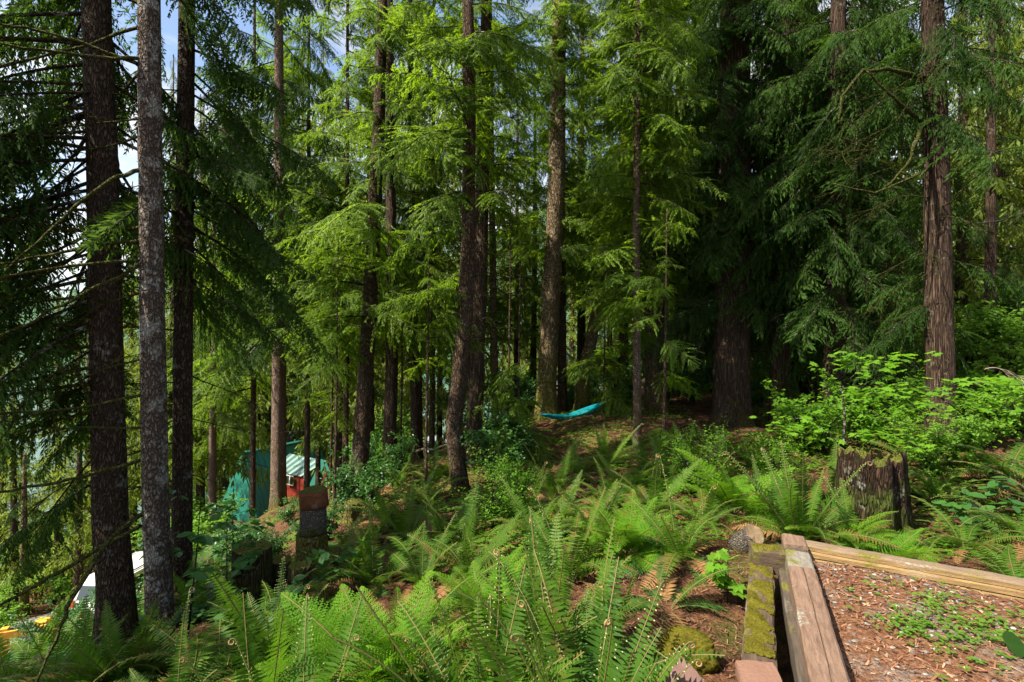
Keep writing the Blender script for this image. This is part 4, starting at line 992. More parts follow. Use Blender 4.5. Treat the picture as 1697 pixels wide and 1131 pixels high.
young_hemlock('Y7', 1240, 700, 13.8, 4.5, 36, 'young hemlock behind the giant cedar')
young_hemlock('Y8', 548, 815, 12.5, 6.5, 50, 'young hemlock beside the cabin roof', z1=2.9)
young_hemlock('Y9', 664, 770, 15.5, 7.5, 40, 'young hemlock behind the straight brown trunk', z1=3.2)

# ------------------------------------------------------------------ timber edging and the bed behind it
CX, CY_ = 2.27, 4.13
dL = Vector((-.408, -.913, 0)); dRt = Vector((.861, -.508, 0))
nL = Vector((-dL.y, dL.x, 0)) * -1       # towards the bank (left)
if nL.x > 0: nL = -nL
nR = Vector((-dRt.y, dRt.x, 0))
if nR.y < 0: nR = -nR
def timber_mat(name, c1, c2, grime, moss):
    m, t, out = nmat(name)
    vec, tc = coords(t, (1.2, 9, 9)); g = noise(t, vec, 4, 6, 0.7)
    n2 = noise(t, tc.outputs['Object'], 2.1, 5, 0.7); n3 = noise(t, tc.outputs['Object'], 60, 3, 0.7)
    col = ramp(t, g, [(0.3, c1), (0.7, c2)])
    sp = mth(t, 'MULTIPLY', mth(t, 'SUBTRACT', n3, .62), 9, True)
    col = mixc(t, mth(t, 'MULTIPLY', sp, .7), col, (.04, .03, .022))
    f = mth(t, 'MULTIPLY', mth(t, 'SUBTRACT', mth(t, 'ADD', mth(t, 'MULTIPLY', n2, .85), mth(t, 'MULTIPLY', n3, .2)), .62), 16, True)
    col = mixc(t, mth(t, 'MULTIPLY', f, grime), col, ramp(t, n3, [(.35, (.09, .085, .07)), (.65, (.27, .255, .21))]))
    n5 = noise(t, tc.outputs['Object'], 3.3, 5, 0.75)
    f2 = mth(t, 'MULTIPLY', mth(t, 'SUBTRACT', n5, .72 - moss * .3), 11, True)
    col = mixc(t, mth(t, 'MULTIPLY', f2, .9), col, ramp(t, n3, [(.3, (.05, .055, .01)), (.7, (.16, .14, .02))]))
    finish(t, out, col, .9, mth(t, 'ADD', g, mth(t, 'MULTIPLY', n3, .5)), .7, .012, .12)
    return m
M['tim_pink'] = timber_mat('weathered_timber', (.085, .052, .036), (.19, .125, .09), .95, .25)
M['tim_tan'] = timber_mat('tan_timber', (.11, .07, .03), (.25, .165, .075), .3, .4)
M['tim_top'] = timber_mat('timber_top', (.10, .07, .045), (.2, .145, .1), .95, .6)
M['tim_old'] = timber_mat('old_timber', (.035, .025, .018), (.10, .07, .05), .4, .6)
M['tim_lich'] = timber_mat('lichened_timber', (.10, .09, .075), (.2, .185, .155), .8, .75)
M['tim_dark'] = timber_mat('dark_timber', (.03, .025, .02), (.095, .075, .058), .3, .5)

def plank_mesh(L, w, h, mats, seed, sag=.004, topm=None, groove=False, jit=.002):
    """a worn plank along +X from 0, top at z 0, with rounded and uneven arrises"""
    r = random.Random(seed); mb = MB(); n = max(6, int(L / .09))
    prof = [(-w / 2, -h), (-w / 2, -.012), (-w / 2 + .012, 0), (-w / 6, .001), (w / 6, .001), (w / 2 - .012, 0), (w / 2, -.012), (w / 2, -h)]
    if groove: prof[4:4] = [(.004, .001), (.009, -.012), (.014, .001)]
    o = 0; ph = r.uniform(0, 6)
    for i in range(n + 1):
        x = L * i / n
        for (y, z) in prof:
            e = r.uniform(-jit, jit)
            mb.v.append((x + (r.uniform(-.006, .006) if i in (0, n) else 0), y + e + .003 * math.sin(x * 2 + ph), z + e * .8 + sag * math.sin(x * 1.7 + ph)))
    k = len(prof)
    for i in range(n):
        for j in range(k):
            j2 = (j + 1) % k
            mb.f.append((i * k + j, (i + 1) * k + j, (i + 1) * k + j2, i * k + j2)); mb.m.append(1 if topm and 1 <= j <= k - 3 else 0); mb.s.append(False)
    mb.f.append(tuple(range(k))); mb.m.append(0); mb.s.append(False)
    mb.f.append(tuple(n * k + q for q in reversed(range(k)))); mb.m.append(0); mb.s.append(False)
    return mb.mesh('plank', [M[q] for q in mats])
aL, aR = math.atan2(dL.y, dL.x), math.atan2(dRt.y, dRt.x)
eL = thing('timber_edging', 'worn pinkish brown timber running away from the viewer beside the bark bed', 'timber', (CX, CY_, 0), aL)
link('plank', plank_mesh(.24, .168, .13, ['tim_pink'], 1), eL, (-.10, 0, .004))
link('plank', plank_mesh(.1, .164, .13, ['tim_dark'], 2), eL, (.143, 0, -.012))
link('plank', plank_mesh(.3, .168, .13, ['tim_lich'], 3), eL, (.246, 0, -.002))
link('plank', plank_mesh(4.0, .17, .13, ['tim_pink'], 4, groove=True), eL, (.549, 0, -.001))
dk = link('plank', plank_mesh(4.6, .15, .15, ['tim_dark'], 5), eL, (.12, -.045, -.136)); dk['label'] = 'dark damp timber under the pinkish one'
link('plank', plank_mesh(4.6, .16, .14, ['tim_dark'], 6), eL, (.1, -.03, -.29))
eR = thing('timber_beam', 'long tan beam of stacked planks behind the bark bed, moss on top', 'timber', (CX, CY_, 0), aR)
link('plank', plank_mesh(6.5, .125, .042, ['tim_tan', 'tim_top'], 7, .003, True), eR, (.03, .02, -.012))
link('plank', plank_mesh(6.5, .146, .042, ['tim_tan'], 8, .003), eR, (.06, .018, -.060))
link('plank', plank_mesh(6.5, .15, .06, ['tim_tan'], 9, .003), eR, (.05, .02, -.108))
link('plank', plank_mesh(6.5, .15, .2, ['tim_dark'], 10, .003), eR, (.04, .02, -.172))
# the old mossy timber beside it, its stub and the brick on it
q0 = P(1262, 955, 4.0); q1 = P(1258, 1131, 2.75)
eO = thing('mossy_timber', 'rotting timber thick with yellow moss beside the pinkish timber', 'timber', (q0.x, q0.y, -.14), math.atan2(-(q0.y - 1.6), (1.6 - 4) * .36))
eO.rotation_euler.z = math.atan2(q1.y - q0.y, q1.x - q0.x)
link('plank', plank_mesh(2.6, .17, .2, ['tim_old'], 12, .006, jit=.006), eO, (0, 0, 0))
def fuzz(mb, r, k, h):
    """short moss blades on every vertex"""
    for p in list(mb.v):
        for _ in range(k):
            b = V(*p) + V(r.uniform(-.006, .006), r.uniform(-.006, .006), -.001); d = V(r.uniform(-.7, .7), r.uniform(-.7, .7), 1).normalized() * h * r.uniform(.5, 1.3)
            s_ = V(r.uniform(-1, 1), r.uniform(-1, 1), 0) * .0016; o = len(mb.v)
            mb.v.extend([tuple(b - s_), tuple(b + s_), tuple(b + d)]); mb.f.append((o, o + 1, o + 2)); mb.m.append(0); mb.s.append(False)
    return mb
def lumps(n, L, w, seed, sz=.045):
    """an uneven pad of moss with a ragged edge"""
    r = random.Random(seed); mb = MB(); c = .011; nx_, ny_ = int(L / c), int(2 * w / c); hh = {}
    xx, yy = np.meshgrid(np.arange(nx_ + 1) * c, np.arange(ny_ + 1) * c - w, indexing='ij')
    z = .55 * hnoise(xx * 6, yy * 6, seed) + .45 * hnoise(xx * 17, yy * 17, seed + 1) + .3
    edge = np.minimum(1, np.minimum(w - np.abs(yy), np.minimum(xx, L - xx)) / .03 + .3)
    z = z * edge; ht = np.clip(z, -.1, 1.2) * sz * .55 + rng.uniform(-.004, .006, z.shape)
    ids = -np.ones(z.shape, int)
    for i in range(nx_):
        for k in range(ny_):
            if z[i:i + 2, k:k + 2].max() > .0:
                q = []
                for a, b in ((i, k), (i + 1, k), (i + 1, k + 1), (i, k + 1)):
                    if ids[a, b] < 0:
                        ids[a, b] = len(mb.v); mb.v.append((float(xx[a, b]) + r.uniform(-.003, .003), float(yy[a, b]) + r.uniform(-.003, .003), float(ht[a, b]) - .001))
                    q.append(int(ids[a, b]))
                mb.f.append(tuple(q)); mb.m.append(0); mb.s.append(True)
    return fuzz(mb, r, 2, .011)
m, t, out = nmat('moss'); vec, _ = coords(t); n1 = noise(t, vec, 12, 5, .7); n2 = noise(t, vec, 90, 4, .75)
finish(t, out, ramp(t, mth(t, 'ADD', mth(t, 'MULTIPLY', n1, .5), mth(t, 'MULTIPLY', n2, .5)), [(.3, (.04, .042, .006)), (.7, (.19, .165, .02))]), .95, n2, 1, .02, .05); M['moss'] = m
mo = lumps(46, 1.3, .078, 5, .06).build('moss_cushion', M['moss'], eO); mo['kind'] = 'stuff'
M['brick'] = plain('pink_block', (.16, .09, .065), .9, .1, 0, .3, 60, bs=.6)
def rounded_block(sx, sy, sz, seed, rough=.05, K=9, sph=.22, fine=0):
    r = random.Random(seed); mb = MB(); n = K; idx_ = {}
    def pt(u, v, w_):
        p = V(u, v, w_); m1 = max(abs(u), abs(v), abs(w_)); l = p.length
        q = p * (sph * m1 / l + 1 - sph) if l > 0 else p
        f = 1 + rough * (math.sin(q.x * 4.1 + seed) * math.sin(q.y * 3.7 + seed * 2) + .6 * math.sin(q.z * 6.3 + q.x * 5 + seed) + fine * math.sin(q.x * 19 + q.z * 7) * math.sin(q.y * 23 + q.z * 17 + seed))
        return V(q.x * sx * f, q.y * sy * f, q.z * sz * f)
    for axis_ in range(3):
        for sg in (-1, 1):
            o = len(mb.v)
            for i in range(n + 1):
                for j in range(n + 1):
                    a, b = 2 * i / n - 1, 2 * j / n - 1; c = [0, 0, 0]; c[axis_] = sg; c[(axis_ + 1) % 3] = a; c[(axis_ + 2) % 3] = b * sg
                    mb.v.append(tuple(pt(*c)))
            for i in range(n):
                for j in range(n):
                    mb.f.append((o + i * (n + 1) + j, o + (i + 1) * (n + 1) + j, o + (i + 1) * (n + 1) + j + 1, o + i * (n + 1) + j + 1)); mb.m.append(0); mb.s.append(True)
    return mb
tag(rounded_block(.098, .15, .05, 3, .03).build('paving_block', M['brick'], None, (P(1262, 1120, 2.5).x, 2.5, -.09)), 'pink rough paving block lying on the mossy timber', 'block').rotation_euler = (0, R(-3), R(-12))
st_ = plank_mesh(.36, .18, .17, ['tim_old'], 21)
so_ = tag(link('timber_stub', st_, None, (P(1236, 900, 4.15).x, 4.05, -.02)), 'short grey timber stub with moss on top at the corner of the edging', 'timber'); so_.rotation_euler = (0, R(3), R(-12))
mo2 = lumps(16, .33, .06, 8, .04).build('moss_cushion', M['moss'], so_); mo2['kind'] = 'stuff'
rk = fuzz(rounded_block(.165, .145, .145, 5, .09, 20, .85, .7), random.Random(3), 3, .012).build('mossy_rock', M['moss'], None, (P(1140, 1050, 3.25).x, 3.25, H(1.1, 3.25) + .05)); tag(rk, 'rounded rock covered in yellow moss on the bank', 'rock')
M['pinkstone'] = plain('pink_stone', (.13, .078, .065), .85, .2, 0, .25, 40, bs=.5)
rk = rounded_block(.13, .17, .095, 9, .07, 12, .4, .3).build('pink_stone', M['pinkstone'], None, (P(1128, 1095, 2.9).x, 2.92, H(.98, 2.9) + .05)); tag(rk, 'smooth pinkish stone in front of the mossy rock', 'rock'); rk.rotation_euler = (R(12), R(-6), R(20))

# bed surface
m, t, out = nmat('bark_bed'); vec, _ = coords(t); n1 = noise(t, vec, 2.2, 4, .6); n2 = noise(t, vec, 38, 5, .75)
c1 = ramp(t, n2, [(.3, (.045, .02, .011)), (.5, (.15, .07, .036)), (.7, (.28, .165, .10))]); c2 = ramp(t, n2, [(.35, (.08, .065, .052)), (.7, (.30, .27, .235))])
finish(t, out, mixc(t, mth(t, 'MULTIPLY', mth(t, 'SUBTRACT', n1, .5), 6, True), c1, c2), .95, n2, 1, .03, .1); M['bed'] = m
def bedz(u, v): return -.125 + .02 * math.sin(u * 2.1 + v) + .018 * math.sin(v * 3.3 - u * 1.4) - .012 * math.exp(-u * 4) - .0 * math.exp(-v * 3)
def bedp(u, v): 
    p = Vector((CX, CY_, 0)) + dL * u + dRt * v; p.z = bedz(u, v); return p
mb = MB(); nu, nv = 70, 80
for i in range(nu + 1):
    for j in range(nv + 1):
        p = bedp(5.2 * i / nu, 6.4 * j / nv); p.z += random.uniform(-.006, .006); mb.v.append(tuple(p))
for i in range(nu):
    for j in range(nv):
        o = i * (nv + 1) + j; mb.f.append((o, o + nv + 1, o + nv + 2, o + 1)); mb.m.append(0); mb.s.append(True)
tag(mb.build('bark_bed', M['bed']), kind='structure')

def litter_mat(name, stops, rough=.9, scale_t=0.0):
    m, t, out = nmat(name); g = t.nodes.new('ShaderNodeNewGeometry')
    finish(t, out, ramp(t, g.outputs['Random Per Island'], stops), rough, None, spec=.15); return m
M['chips'] = litter_mat('bark_chips', [(0, (.045, .02, .012)), (.4, (.15, .065, .033)), (.75, (.2, .1, .055)), (1, (.3, .2, .125))])
M['needles'] = litter_mat('needle_litter', [(0, (.03, .014, .008)), (.45, (.115, .048, .024)), (.85, (.16, .078, .042)), (1, (.24, .15, .09))])
M['pebble'] = litter_mat('pebbles', [(0, (.05, .045, .042)), (.6, (.14, .13, .12)), (1, (.3, .285, .26))], .8)
def slivers(n, fn, lmin, lmax, w, r, tilt=.25):
    """n flat slivers; fn returns a point"""
    vs_ = np.empty((n * 4, 3), np.float32); 
    for k in range(n):
        p = fn(); a = r.uniform(0, 6.283); l = r.uniform(lmin, lmax) * .5; d = V(math.cos(a), math.sin(a), r.uniform(-tilt, tilt)); s = V(-d.y, d.x, r.uniform(-.4, .4)) * (w * r.uniform(.5, 1.4))
        p = p + UP * (.004 + abs(d.z) * l * .8); d *= l
        b = UP * r.uniform(0, l * .15)
        vs_[4 * k] = p - d - s; vs_[4 * k + 1] = p - d * .9 + s; vs_[4 * k + 2] = p + d + s * .5 + b; vs_[4 * k + 3] = p + d * .8 - s
    return vs_, np.arange(n * 4).reshape(-1, 4)
lr = random.Random(5)
def bedpt():
    while 1:
        u, v = lr.uniform(.0, 4.2), lr.uniform(.08, 3.2); p = bedp(u, v)
        if p.y > .9: return p
v_, f_ = slivers(9000, bedpt, .015, .055, .0045, lr, .35)
tag(link('bark_chips', np_mesh('bark_chips', v_, f_, [M['chips']], None, False)), 'red brown bark chips and needles covering the timber edged bed', 'bark chips', kind='stuff')
def pebbles(n, fn, r, s0, s1):
    mb = MB()
    for k in range(n):
        p = fn(); s = r.uniform(s0, s1); o = len(mb.v); a0 = r.uniform(0, 6.28); K = 6
        for ring, (f, z) in enumerate(((.8, -.2), (1, .25), (.5, .62))):
            for i in range(K):
                a = a0 + 6.283 * i / K; e = r.uniform(.7, 1.25); mb.v.append((p.x + math.cos(a) * s * f * e * 1.25, p.y + math.sin(a) * s * f * e, p.z + z * s * e * .8))
        for q in range(2):
            for i in range(K):
                j = (i + 1) % K; mb.f.append((o + q * K + i, o + q * K + j, o + (q + 1) * K + j, o + (q + 1) * K + i)); mb.m.append(0); mb.s.append(False)
        mb.f.append(tuple(o + 2 * K + i for i in range(K))); mb.m.append(0); mb.s.append(False)
    return mb
def bedpeb():
    while 1:
        u, v = lr.uniform(.1, 4.2), lr.uniform(.15, 3.2); p = bedp(u, v)
        if p.y > .9 and (math.sin(u * 2.3 + 1) + math.sin(v * 2.9 + u) > lr.uniform(-1.6, 1.2)): return p
tag(pebbles(1800, bedpeb, lr, .004, .015).build('gravel', M['pebble']), 'grey gravel scattered over the bark bed', 'gravel', kind='stuff')
# clover like ground cover in the bed
def cover(n, fn, size, mat, r, h=.05):
    mb = MB()
    for k in range(n):
        p = fn(); a = r.uniform(0, 6.28); z = r.uniform(.2, 1) * h; s = size * r.uniform(.6, 1.3)
        for j in range(3):
            b = a + j * 2.094 + r.uniform(-.2, .2); d = V(math.cos(b), math.sin(b), r.uniform(-.25, .3)); sd2 = V(-d.y, d.x, 0)
            q = p + V(0, 0, z); o = len(mb.v)
            mb.v.extend([tuple(q), tuple(q + d * s * .65 + sd2 * s * .45), tuple(q + d * s * 1.05), tuple(q + d * s * .65 - sd2 * s * .45)])
            mb.f.append((o, o + 1, o + 2, o + 3)); mb.m.append(0); mb.s.append(False)
    return mb
def clov():
    while 1:
        c = lr.choice(((.55, .75, .16), (.75, 1.0, .2), (.95, 1.25, .2), (.6, 1.35, .14), (1.2, 1.6, .3), (1.5, 1.2, .22), (1.75, 1.7, .3), (1.1, 2.0, .3), (.9, .55, .1), (2.2, 1.1, .2), (.5, 1.9, .12)))
        u, v = lr.gauss(c[0], c[2]), lr.gauss(c[1], c[2] * 1.2)
        if u > .08 and v > .15: return bedp(u, v)
tag(cover(950, clov, .026, 'bro', lr).build('ground_cover', M['bro']), 'patches of light green clover like weeds in the bark bed', 'weeds', kind='stuff')
for k, (u, v, s, lab) in enumerate([(.95, .98, 1, 'upright pointed dock leaf in the weeds of the bark bed')]):
    p = bedp(u, v); o = link('weed_leaf', OL, None, p, (R(30 * k), R(-72 + 50 * k), R(200 + 90 * k)), .17 * s); tag(o, lab, 'leaf')

# needle litter and small twigs on the bank
def bank():
    while 1:
        y = 1.8 + 8 * lr.random() ** 1.6; px = lr.uniform(860, 1697) if lr.random() < .85 else lr.uniform(500, 900); x = (px - 848.5) / FPX * y
        q = Vector((x - CX, y - CY_, 0)); 
        # leave out the bed
        det = dL.x * dRt.y - dL.y * dRt.x; u = (q.x * dRt.y - q.y * dRt.x) / det; v = (dL.x * q.y - dL.y * q.x) / det
        if u > -.05 and v > -.3: continue
        return V(x, y, 0)
pts_ = [bank() for _ in range(26000)]; hz = Hs(np.array([p.x for p in pts_]), np.array([p.y for p in pts_])); 
for p, z in zip(pts_, hz): p.z = float(z) + .004
it = iter(pts_)
v_, f_ = slivers(25900, lambda: next(it), .012, .075, .0028, lr, .22)
tag(link('needle_litter', np_mesh('needle_litter', v_, f_, [M['needles']], None, False)), 'fallen red brown needles and twigs on the bank', 'litter', kind='stuff')
def any_ground(n, px0, px1, d0, d1, r, pw=1.3):
    out_ = []
    for k in range(n):
        d = d0 + (d1 - d0) * r.random() ** pw; x = (r.uniform(px0, px1) - 848.5) / FPX * d; out_.append((x, d))
    a = np.array(out_); z = Hs(a[:, 0], a[:, 1]); return [V(x, y, float(q)) for (x, y), q in zip(out_, z)]
ur = random.Random(9)
def carpet(name, label, cat, n, px0, px1, d0, d1, size, mat, h, patch=.0):
    ps = [p for p in any_ground(n, px0, px1, d0, d1, ur) if float(hnoise(np.array([p.x * 1.1]), np.array([p.y * 1.1]), 21)[0]) > patch]
    it2 = iter(ps); tag(cover(len(ps), lambda: next(it2), size, mat, ur, h).build(name, M[mat]), label, cat, kind='stuff')
carpet('ivy', 'dark ivy carpet on the slope below the spruces towards the lake', 'ivy', 9000, -60, 420, 5.5, 14, .055, 'salal', .14, -.7)
carpet('undergrowth', 'low green plants on the slope between the trunks', 'undergrowth', 9000, 380, 900, 4.5, 16, .045, 'bro', .12, -.2)
carpet('bank_plants', 'small leafy plants scattered over the brown bank', 'undergrowth', 5000, 840, 1300, 4.6, 10, .03, 'map', .09, .25)
carpet('weeds', 'scattered low leaves in the shade behind the beam', 'weeds', 3500, 1250, 1750, 5, 12, .04, 'map', .1, .0)
carpet('forest_herbs', 'small green plants around the hammock and the giant cedar', 'undergrowth', 12000, 820, 1400, 7, 20, .045, 'map', .13, -.1)

# ------------------------------------------------------------------ stumps, log rounds, logs
def round_log(r0, r1, h, seed, bark, topm='cut', n=22, jag=0.0, lob=.08):
    r = random.Random(seed); mb = MB(); K = max(4, int(h / .05)); ph = r.uniform(0, 6)
    jz = [jag * r.uniform(-1, 1) for _ in range(n)]
    for k in range(K + 1):
        f = k / K; rr = r0 + (r1 - r0) * f
        for i in range(n):
            a = 6.283 * i / n; q = rr * (1 + lob * math.sin(3 * a + ph) * .6 + lob * .6 * math.sin(8 * a + ph * 2) + r.uniform(-.012, .012))
            mb.v.append((math.cos(a) * q, math.sin(a) * q, h * f + (jz[i] if k == K else jz[i] * .5 if k == K - 1 else 0)))
    for k in range(K):
        for i in range(n):
            j = (i + 1) % n; mb.f.append((k * n + i, k * n + j, (k + 1) * n + j, (k + 1) * n + i)); mb.m.append(0); mb.s.append(True)
    o = len(mb.v); 
    for f in (.6,):
        for i in range(n):
            p = mb.v[K * n + i]; mb.v.append((p[0] * f, p[1] * f, h + jz[i] * .2 - jag * .6 + r.uniform(-.004, .004)))
    mb.v.append((0, 0, h - jag))
    for i in range(n):
        j = (i + 1) % n; mb.f += [(K * n + i, K * n + j, o + j, o + i), (o + i, o + j, o + n)]; mb.m += [1, 1]; mb.s += [False, False]
    mb.f.append(tuple(reversed(range(n)))); mb.m.append(0); mb.s.append(False)
    return mb.mesh('log', [M[bark], M[topm]])
M['mossytop'] = bark_mat('mossy_cut', (.05, .04, .02), (.15, .11, .06), (3, 3, 3), .2, moss=.75, moss_h=50, fur=.3)
M['redwood'] = timber_mat('red_cut_wood', (.045, .018, .009), (.15, .06, .026), .3, .35)
M['greybark'] = bark_mat('grey_round', (.10, .085, .068), (.25, .215, .175), (9, 9, 4), .3, (.33, .32, .28), .25, .4, .6)
bs = P(1446, 862, 5.9); zb = H(bs.x, 5.9)
big = tag(link('tree_stump', round_log(.37, .29, 1.6 - 190 / 850 * 5.9 - zb + .05, 3, 'rot', 'mossytop', 54, .085, .2), None, (bs.x, 5.9, zb - .05)), 'big rotten stump with streaked mossy sides under the vine maple', 'stump')

# the stack of three rounds
d6 = 6.5; b6 = P(516, 950, d6)
def zat(py, d): return CAMZ - (py - 565.5) / FPX * d
z1, z2, z3, z4 = zat(948, d6), zat(884, d6), zat(840, d6), zat(812, d6)
zg = H(b6.x, d6)
tag(link('log_round', round_log(.19, .185, z2 - min(zg, z1) + .06, 31, 'bark_moss', 'mossytop'), None, (b6.x, d6, min(zg, z1) - .06)), 'lowest mossy round in the stack of three logs', 'log')
tag(link('log_round', round_log(.165, .16, z3 - z2 - .004, 32, 'greybark', 'mossytop', 20, 0, .04), None, (b6.x + .02, d6, z2 + .003)), 'grey speckled middle round in the stack of three logs', 'log')
tpd = tag(link('log_slab', round_log(.175, .17, z4 - z3, 33, 'redwood', 'mossytop', 14, .012, .12), None, (b6.x + .04, d6, z3 + .004)), 'thick reddish wood slab on top of the stacked logs', 'log'); tpd.rotation_euler = (0, R(-4), R(8))
for px, py0, py1, d, r0, bk, lab in [(418, 990, 905, 5.4, .2, 'rot', 'square dark stump wrapped in oval leaves left of the stacked logs'), (462, 985, 928, 5.6, .15, 'rot', 'low dark stump between the square stump and the log stack'),
                            (497, 975, 935, 5.2, .12, 'rot', 'reddish rotten stump in front of the stacked logs'), (513, 995, 975, 4.9, .17, 'bark_moss', 'low mossy round with a pale cut face before the stack'),
                            (585, 850, 832, 9.0, .16, 'bark_moss', 'mossy stump left of the leaning trunk foot'), (942, 842, 818, 7.0, .12, 'bark_moss', 'mossy log round on the bank, left one of two'),
                            (975, 842, 820, 7.0, .11, 'bark_moss', 'mossy log round on the bank, right one of two'), (715, 880, 852, 7.0, .05, 'cut', 'broken reddish snag standing among the ferns')]:
    x = P(px, 0, d).x; z0 = H(x, d) - .05; hh = max(.12, zat(py1, d) - z0)
    tag(link('tree_stump' if r0 > .08 else 'broken_snag', round_log(r0, r0 * .92, hh, px, bk, 'mossytop' if bk != 'cut' else 'cut', 18, .015 if r0 > .06 else .06, .12), None, (x, d, z0)), lab, 'stump')
wbk = tag(link('wood_block', round_log(.11, .10, .26, 77, 'greybark', 'cut', 12, .01, .1), None, (P(1222, 860, 4.9).x, 4.9, H(P(1222, 0, 4.9).x, 4.9) + .02)), 'grey tilted wood block lying on the brown bank', 'log'); wbk.rotation_euler = (R(38), R(28), 0)
def fallen(a, b, r0, r1, bark, label):
    A, B = Vector(a), Vector(b); mb = MB(); K = 16; r = random.Random(int(r0 * 1000) + int(A.x * 10))
    d = B - A
    mb.tube([V(0, 0, 0) + d * (k / K) + V(0, 0, .03 * math.sin(k * .8)) for k in range(K + 1)], [r0 + (r1 - r0) * k / K for k in range(K + 1)], 12, 0, True, .06, None, r)
    o = tag(mb.build('fallen_log', M[bark], None, A), label, 'log'); return o
def gp(px, d, up): x = P(px, 0, d).x; return (x, d, H(x, d) + up)
fallen(gp(555, 6.6, .08), gp(690, 8.6, .16), .11, .08, 'rot', 'dark rotten log lying up the slope behind the lady ferns')
fallen(gp(620, 7.4, .05), gp(750, 9.2, .05), .06, .04, 'bark_hem', 'thin brown fallen log below the bowed trunk')
fallen(gp(905, 8.6, .04), gp(1010, 8.2, .04), .05, .035, 'rot', 'thin rotting log on the bank below the hammock')
fallen(gp(690, 14, .35), gp(770, 13, .3), .035, .02, 'dry', 'pale fallen pole lying before the pale blue shed')

# ------------------------------------------------------------------ hammock
M['teal'] = leaf_mat('teal_nylon', (.0, .15, .19), (.0, .23, .28), (.0, .26, .32), .3, .45, .3)
M['rope'] = plain('rope', (.05, .06, .06), .8)
hA, hB = P(896, 689, 13.6), P(1010, 666, 14.4)
hk = thing('hammock', 'teal hammock slung low between two trunks', 'hammock', hA)
mb = MB(); nu, nv = 28, 10; hv = hB - hA
sdv = Vector((-hv.y, hv.x, 0)).normalized()
for i in range(nu + 1):
    u = i / nu; w = .18 * (math.sin(math.pi * u) ** .7) + .02
    c = hv * u + V(0, 0, -.30 * math.sin(math.pi * u) ** 1.1 * (.85 + .3 * (1 - u)))
    for j in range(nv + 1):
        v = 2 * j / nv - 1
        mb.v.append(tuple(c + sdv * (w * math.sin(v * 1.25)) + V(0, 0, w * .95 * (1 - math.cos(v * 1.5)) + .022 * math.sin(j * 2.7 + u * 9) * math.sin(math.pi * u))))
for i in range(nu):
    for j in range(nv):
        o = i * (nv + 1) + j; mb.f.append((o, o + 1, o + nv + 2, o + nv + 1)); mb.m.append(0); mb.s.append(True)
body = mb.build('sling', M['teal'], hk)
sm = body.modifiers.new('thickness', 'SOLIDIFY'); sm.thickness = .006
rp = MB(); T1 = P(897, 640, 15.2) - hA; T1 = Vector((T1.x - .1, 1.2, .28)); T2 = P(1034, 652, 18.8) - hA
rp.tube([V(0, 0, 0), T1], [.013, .013], 6); rp.build('rope', M['rope'], hk)
rp = MB(); rp.tube([hv, T2], [.013, .013], 6); rp.build('rope', M['rope'], hk)

# ------------------------------------------------------------------ cabin and far houses
def slab(name, pts, th, mat, parent, base, flip=False):
    pts = [Vector(p) - base for p in pts]; n_ = (pts[1] - pts[0]).cross(pts[2] - pts[0]).normalized() * th
    mb = MB(); k = len(pts)
    mb.add(pts + [p - n_ for p in pts], [tuple(range(k)), tuple(reversed(range(k, 2 * k)))] + [(i, i + k, (i + 1) % k + k, (i + 1) % k) for i in range(k)], 0, False)
    return mb.build(name, mat, parent)
def bar(name, a, b, w, mat, parent, base, n=4):
    mb = MB(); mb.tube([Vector(a) - base, Vector(b) - base], [w, w], n); 
    for i in range(len(mb.s)): mb.s[i] = False
    return mb.build(name, mat, parent)
M['green'] = plain('green_metal', (.01, .12, .085), .45, .4, 0, .25, 3, (1, 1, .4))
M['greenl'] = plain('green_trim', (.04, .2, .145), .5)
M['redw'] = plain('red_boards', (.15, .02, .011), .7, .2, 0, .25, 6, (3, 3, .5))
M['maroon'] = plain('dark_red_boards', (.12, .018, .02), .7)
M['white'] = plain('white_paint', (.5, .49, .46), .5, .3, 0, .06)
M['glass'] = plain('dark_glass', (.02, .03, .035), .08, .6, 0, .1)
M['poly_l'] = plain('pale_sheet', (.12, .19, .16), .5)
M['poly_d'] = plain('dark_sheet', (.02, .07, .065), .5)
cb = P(480, 850, 35); cb.z = H(cb.x, 35)
cabin = thing('cabin', 'small red cabin with a steep green metal roof at the foot of the slope', 'cabin', cb)
A, B = P(400, 752, 33.4), P(527, 727, 39); rdv = (B - A).normalized(); pn = Vector((rdv.y, -rdv.x, 0)).normalized()
ev = pn * 2.0 + V(0, 0, -4.6); ev2 = -pn * 2.6 + V(0, 0, -4.6)
slab('roof', [A, A + ev, B + ev, B], .1, M['green'], cabin, cb); slab('roof', [B, B + ev2, A + ev2, A], .1, M['green'], cabin, cb)
up_ = rdv.cross(ev).normalized(); up_ = up_ if up_.y < 0 else -up_
for k in range(15):
    p = A.lerp(B, (k + .5) / 15) + up_ * .02; bar('seam', p, p + ev, .028, M['green'], cabin, cb)
bar('ridge_cap', A + V(0, 0, .05), B + V(0, 0, .05), .09, M['greenl'], cabin, cb)
for q, mt_ in ((A, 'green'), (B, 'maroon')): slab('gable_wall', [q + V(0, 0, -.3), q + ev * .98, q + ev2 * .98], .08, M[mt_], cabin, cb)
p1, p2, p3, p4 = P(541, 764, 33), P(480, 752, 35.4), P(447, 780, 35.0), P(499, 790, 33.2)
for k in range(12):
    a, b = k / 12, (k + .94) / 12
    slab('roof_panel', [p2.lerp(p1, a), p3.lerp(p4, a), p3.lerp(p4, b), p2.lerp(p1, b)], .04, M['poly_l'] if k % 2 else M['poly_d'], cabin, cb)
w1, w2 = P(470, 787, 34.5), P(503, 790, 33.3)
slab('wall', [w1, V(w1.x, w1.y, cb.z - .6), V(w2.x, w2.y, cb.z - .6), w2], .1, M['redw'], cabin, cb)
